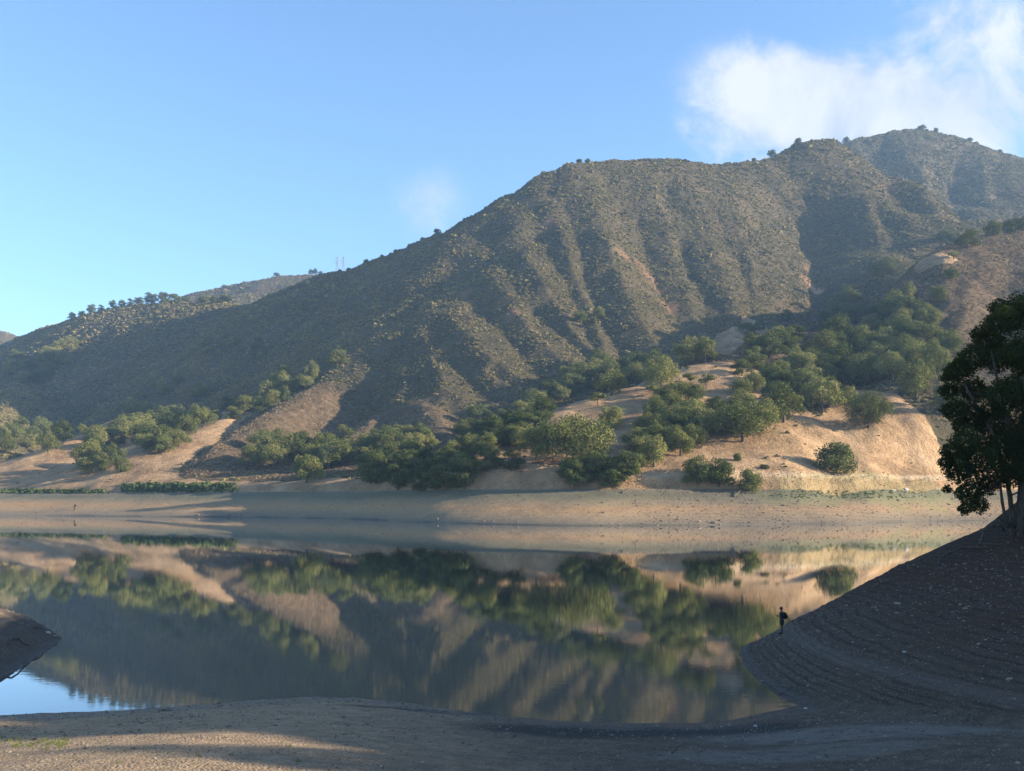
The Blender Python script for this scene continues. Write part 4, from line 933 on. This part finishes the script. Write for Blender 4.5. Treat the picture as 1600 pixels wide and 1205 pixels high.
def person():
    h = nhit(1222, 990.5); root = link('person', None, loc=h); root.rotation_euler.z = R(8)
    tag(root, 'person in cap, dark jacket and shorts standing on the bank looking at a phone', 'person')
    # body: forward is -X
    v = [(0,0,.95,.12),(.01,0,1.12,.12),(.0,0,1.30,.13),(-.01,0,1.42,.09),(-.03,0,1.50,.052),(-.06,0,1.58,.072),(-.065,0,1.66,.092),(-.06,0,1.73,.078),(-.115,0,1.555,.035),(-.165,0,1.635,.014)]
    e = [(0,1),(1,2),(2,3),(3,4),(4,5),(5,6),(6,7),(5,8),(6,9)]
    def addv(p, frm): v.append(p); e.append((frm, len(v)-1)); return len(v)-1
    for s_ in (-1, 1):                                                    # ears
        addv((-.045, s_*.098, 1.63, .018), 6)
    for s_, fx in ((-1, -.10), (1, .06)):                                 # legs
        a = addv((0, s_*.09, .88, .095), 0); b = addv((fx*.5-.02, s_*.10, .50, .062), a); c = addv((fx*.8+.02, s_*.10, .30, .055), b); d = addv((fx+.02, s_*.10, .09, .038), c)
        f1 = addv((fx-.05, s_*.11, .045, .038), d); f2 = addv((fx-.15, s_*.115, .03, .030), f1)
    for s_ in (-1, 1):                                                    # arms bent, forearms raised to the phone
        a = addv((-.01, s_*.17, 1.39, .060), 3); b = addv((.01, s_*.215, 1.12, .045), a)
        c = addv((-.22, s_*(.11 if s_ < 0 else .10), 1.16, .030), b); w_ = addv((-.28, s_*.075, 1.185, .034), c)
        for k in range(4):                                                # four fingers curled round the phone edge
            L = (.055, .062, .058, .045)[k]; z0 = 1.165+.020*k; y0 = s_*(.060-.002*k)
            f = addv((-.315, y0, z0, .011), w_); f_ = addv((-.315-L*.6, y0-s_*.008, z0+.004, .0095), f); addv((-.315-L, y0-s_*.030, z0+.006, .008), f_)
        t = addv((-.295, s_*.040, 1.215, .012), w_); addv((-.325, s_*.020, 1.245, .010), t)
    b_ = skin_mesh('body', v, e, M_SKIN, 0, 1); b_.parent = root
    # clothes
    jv = [(0,0,.82,.158),(.0,0,1.05,.148),(.0,0,1.25,.158),(-.005,0,1.40,.125),(-.02,0,1.465,.075)]; je = [(0,1),(1,2),(2,3),(3,4)]
    for s_ in (-1, 1):
        k = len(jv); jv += [(-.01, s_*.175, 1.39, .078), (.012, s_*.22, 1.12, .062), (-.18, s_*.125, 1.155, .045)]; je += [(3, k), (k, k+1), (k+1, k+2)]
    o = skin_mesh('jacket', jv, je, M_COAT, 0, 1); o.parent = root
    sv = [(0,0,1.02,.140),(0,0,.90,.14)]; se = [(0,1)]
    for s_, fx in ((-1, -.10), (1, .06)):
        k = len(sv); sv += [(.0, s_*.09, .82, .118), (fx*.4-.01, s_*.10, .52, .098)]; se += [(1, k), (k, k+1)]
    o = skin_mesh('shorts', sv, se, M_SHORT, 0, 1); o.parent = root
    for s_, fx in ((-1, -.10), (1, .06)):
        o = skin_mesh('shoe', [(fx+.05, s_*.10, .05, .052), (fx-.05, s_*.11, .048, .055), (fx-.15, s_*.115, .038, .045), (fx-.21, s_*.118, .032, .034)], [(0,1),(1,2),(2,3)], M_SHOE, 0, 1); o.parent = root
    o = skin_mesh('hair', [(.015, 0, 1.60, .055), (.0, 0, 1.66, .080), (-.03, 0, 1.72, .085)], [(0,1),(1,2)], M_HAIR, 0, 1); o.parent = root
    cap = link('cap', None, root)
    V, Fq = tube_np([[(-.06, 0, 1.675, .108), (-.058, 0, 1.71, .109), (-.055, 0, 1.75, .098), (-.05, 0, 1.78, .070), (-.05, 0, 1.795, .02)]], 16)
    cap_m = mesh_np('cap', V, Fq, M_COAT, True); bpy.data.objects.remove(cap); cap = link('cap', cap_m, root)
    th = np.linspace(-1.15, 1.15, 11); Vb = []
    for z in (1.688, 1.680):
        for rr in (.098, .185): Vb += [(-.06-rr*math.cos(t)*(1.0 if rr < .1 else 1.02), rr*math.sin(t)*(1 if rr < .1 else .62), z-(.018 if rr > .1 else 0)) for t in th]
    n = 11; Fb = []
    for i in range(n-1): Fb += [(i, i+1, n+i+1, n+i), (2*n+i, 3*n+i, 3*n+i+1, 2*n+i+1), (n+i, n+i+1, 3*n+i+1, 3*n+i)]
    link('brim', mesh_np('cap_brim', Vb, Fb, M_COAT), cap)
    for s_ in (-1, 1):
        me = rock_mesh('eye', 5, M_GLASS, 1.0, 1); o = link('eye', me, root, (-.148, s_*.032, 1.655)); o.scale = (.010, .012, .012)
    mw = lambda p: root.matrix_basis @ mathutils.Vector(p)
    # backpack, its own thing
    import bmesh
    def rbox(name, sx, sy, sz, bev, mat):
        bm = bmesh.new(); bmesh.ops.create_cube(bm, size=1)
        for q in bm.verts: q.co.x *= sx; q.co.y *= sy; q.co.z *= sz
        bmesh.ops.bevel(bm, geom=bm.edges[:], offset=bev, segments=3, affect='EDGES'); me = bpy.data.meshes.new(name); bm.to_mesh(me); bm.free(); me.materials.append(mat)
        for p in me.polygons: p.use_smooth = True
        return me
    bp = link('backpack', None, loc=mw((.20, 0, 1.20))); bp.rotation_euler = (0, R(-4), R(8)); tag(bp, 'black backpack worn on the back of the person on the bank', 'backpack')
    link('main_bag', rbox('backpack_bag', .20, .31, .46, .07, M_PACK), bp); link('front_pocket', rbox('backpack_pocket', .09, .24, .24, .035, M_PACK), bp, (.115, 0, -.08))
    for s_ in (-1, 1):
        V, Fq = tube_np([[(-.08, s_*.10, .20, .022), (-.18, s_*.115, .255, .022), (-.31, s_*.125, .17, .022), (-.355, s_*.13, .0, .020), (-.28, s_*.14, -.13, .014), (-.10, s_*.13, -.19, .012)]], 6); link('strap', mesh_np('backpack_strap', V, Fq, M_PACK, True), bp)
    ph = link('phone', rbox('phone', .012, .078, .155, .005, M_GLASS), loc=mw((-.345, 0, 1.205))); ph.rotation_euler = (0, R(-35), R(8)); tag(ph, 'black phone held up in both hands of the person', 'phone')
person()
# ------------------------------------------------------------------ sky, sun, air, camera
w = bpy.data.worlds.new("World"); scene.world = w; w.use_nodes = True
g = NT.__new__(NT); g.m = w; g.t = w.node_tree; g.t.nodes.clear()
sundir = (math.cos(R(SUN_EL))*math.cos(R(SUN_AZ)), -math.cos(R(SUN_EL))*math.sin(R(SUN_AZ)), math.sin(R(SUN_EL)))
sky = g.n('ShaderNodeTexSky', sky_type='NISHITA', sun_disc=False, sun_elevation=R(SUN_EL), sun_rotation=R(90+SUN_AZ), altitude=0, air_density=1.0, dust_density=SKY_DUST, ozone_density=SKY_OZONE)
skyc = sky.outputs[0]
tc = g.n('ShaderNodeTexCoord').outputs['Generated']
s = g.n('ShaderNodeSeparateXYZ', ins={0: tc}).outputs
yy_ = g.math('MAXIMUM', s[1], .02)
u = g.math('DIVIDE', s[0], yy_); v = g.math('DIVIDE', s[2], yy_)
uv = g.n('ShaderNodeCombineXYZ', ins={0: u, 1: v, 2: 0.0}).outputs[0]
def blob(cx, cy, rx, ry, rot=0.0):
    U, Vv = (cx-800)/F, (HZ-cy)/F; c, sn = math.cos(rot), math.sin(rot)
    du = g.math('SUBTRACT', u, U); dv = g.math('SUBTRACT', v, Vv)
    a = g.math('ADD', g.math('MULTIPLY', du, c*F/rx), g.math('MULTIPLY', dv, sn*F/rx))
    b = g.math('ADD', g.math('MULTIPLY', du, -sn*F/ry), g.math('MULTIPLY', dv, c*F/ry))
    r2 = g.math('ADD', g.math('MULTIPLY', a, a), g.math('MULTIPLY', b, b))
    return g.math('EXPONENT', g.math('MULTIPLY', r2, -1.0))
def add(*a):
    r = a[0]
    for x in a[1:]: r = g.math('ADD', r, x)
    return r
nz = g.noise(uv, 7., 10, .62, .5); nz2 = g.noise(uv, 24., 8, .65, .6)
def mul(x, k): return g.math('MULTIPLY', x, k)
big = add(mul(blob(1300, 135, 170, 80), 1.0), mul(blob(1420, 185, 190, 80), .95), mul(blob(1200, 120, 90, 55), .45), mul(blob(1520, 20, 150, 60), .85), mul(blob(1590, 130, 120, 110), .45), mul(blob(1170, 205, 120, 70), .45), mul(blob(1450, 215, 220, 60), .35))
gate = g.math('ADD', g.math('MULTIPLY', big, 2.4), 0.0, clamp=True)
fld = g.math('ADD', big, g.math('MULTIPLY', gate, g.math('ADD', g.math('MULTIPLY', g.math('SUBTRACT', nz, .5), 2.7), g.math('MULTIPLY', g.math('SUBTRACT', nz2, .5), 1.3))))
cl = g.sstep(fld, .18, 1.28, 0., .86)
sb = blob(672, 318, 62, 58, .2)
sm_ = g.math('ADD', mul(sb, .8), g.math('MULTIPLY', g.math('MULTIPLY', sb, g.math('SUBTRACT', nz2, .5)), 1.8))
cl2 = g.sstep(sm_, .12, 1.0, 0., .42)
cl = g.math('MAXIMUM', cl, cl2)
cl = g.math('MULTIPLY', cl, g.math('GREATER_THAN', s[1], .05))
tone = g.ramp(nz, [(.38, tuple(x*CLOUD for x in (.66, .72, .80))), (.6, tuple(x*CLOUD for x in (.95, .95, .96)))])
skyb = g.mix(1.0, skyc, SKY_TINT, 'MULTIPLY')
c = g.mix(cl, skyb, tone)
bg = g.n('ShaderNodeBackground', ins={'Color': c, 'Strength': SKY_STR}).outputs[0]
o = g.n('ShaderNodeOutputWorld'); g.t.links.new(bg, o.inputs['Surface'])

sl = bpy.data.lights.new('sun', 'SUN'); sl.energy = SUN_STR; sl.angle = R(.5); sl.color = (1.0, .88, .70)
so = link('sun', sl)
import mathutils
so.rotation_euler = mathutils.Vector(sundir).to_track_quat('Z', 'Y').to_euler()
so.location = (0, 0, 100)

if HAZE > 0:
    X0, X1, Y0, Y1, Z0, Z1 = -2600, 2900, -420, 3520, -7.5, 880
    V = [(x, y, z) for z in (Z0, Z1) for y in (Y0, Y1) for x in (X0, X1)]
    Fc = [(0,2,3,1),(4,5,7,6),(0,1,5,4),(2,6,7,3),(0,4,6,2),(1,3,7,5)]
    m = bpy.data.materials.new('haze'); m.use_nodes = True; nt = m.node_tree; nt.nodes.clear()
    pv = nt.nodes.new('ShaderNodeVolumePrincipled'); mo = nt.nodes.new('ShaderNodeOutputMaterial')
    pv.inputs['Color'].default_value = (.42, .66, 1.0, 1); pv.inputs['Density'].default_value = HAZE; pv.inputs['Anisotropy'].default_value = .1
    nt.links.new(pv.outputs[0], mo.inputs['Volume'])
    tag(link('haze', mesh_np('haze', V, Fc, m)), kind='stuff')

cam = bpy.data.cameras.new('camera'); co = link('camera', cam)
cam.sensor_fit = 'HORIZONTAL'; cam.sensor_width = 36; cam.lens = 36*F/1600
cam.shift_y = (HZ-602.5)/1600; cam.clip_start = .5; cam.clip_end = 20000
co.location = (0, 0, EYE); co.rotation_euler = (R(90), 0, 0)
scene.camera = co
vs = scene.view_settings
scene.display_settings.display_device = 'sRGB'
vs.view_transform = 'Standard'; vs.look = 'None'; vs.exposure = EXPO; vs.gamma = 1; vs.use_curve_mapping = False
cy = scene.cycles
cy.max_bounces = 5; cy.diffuse_bounces = 2; cy.glossy_bounces = 3; cy.transmission_bounces = 2; cy.volume_bounces = 0; cy.transparent_max_bounces = 4
cy.use_denoising = True
cy.volume_step_rate = 4.0
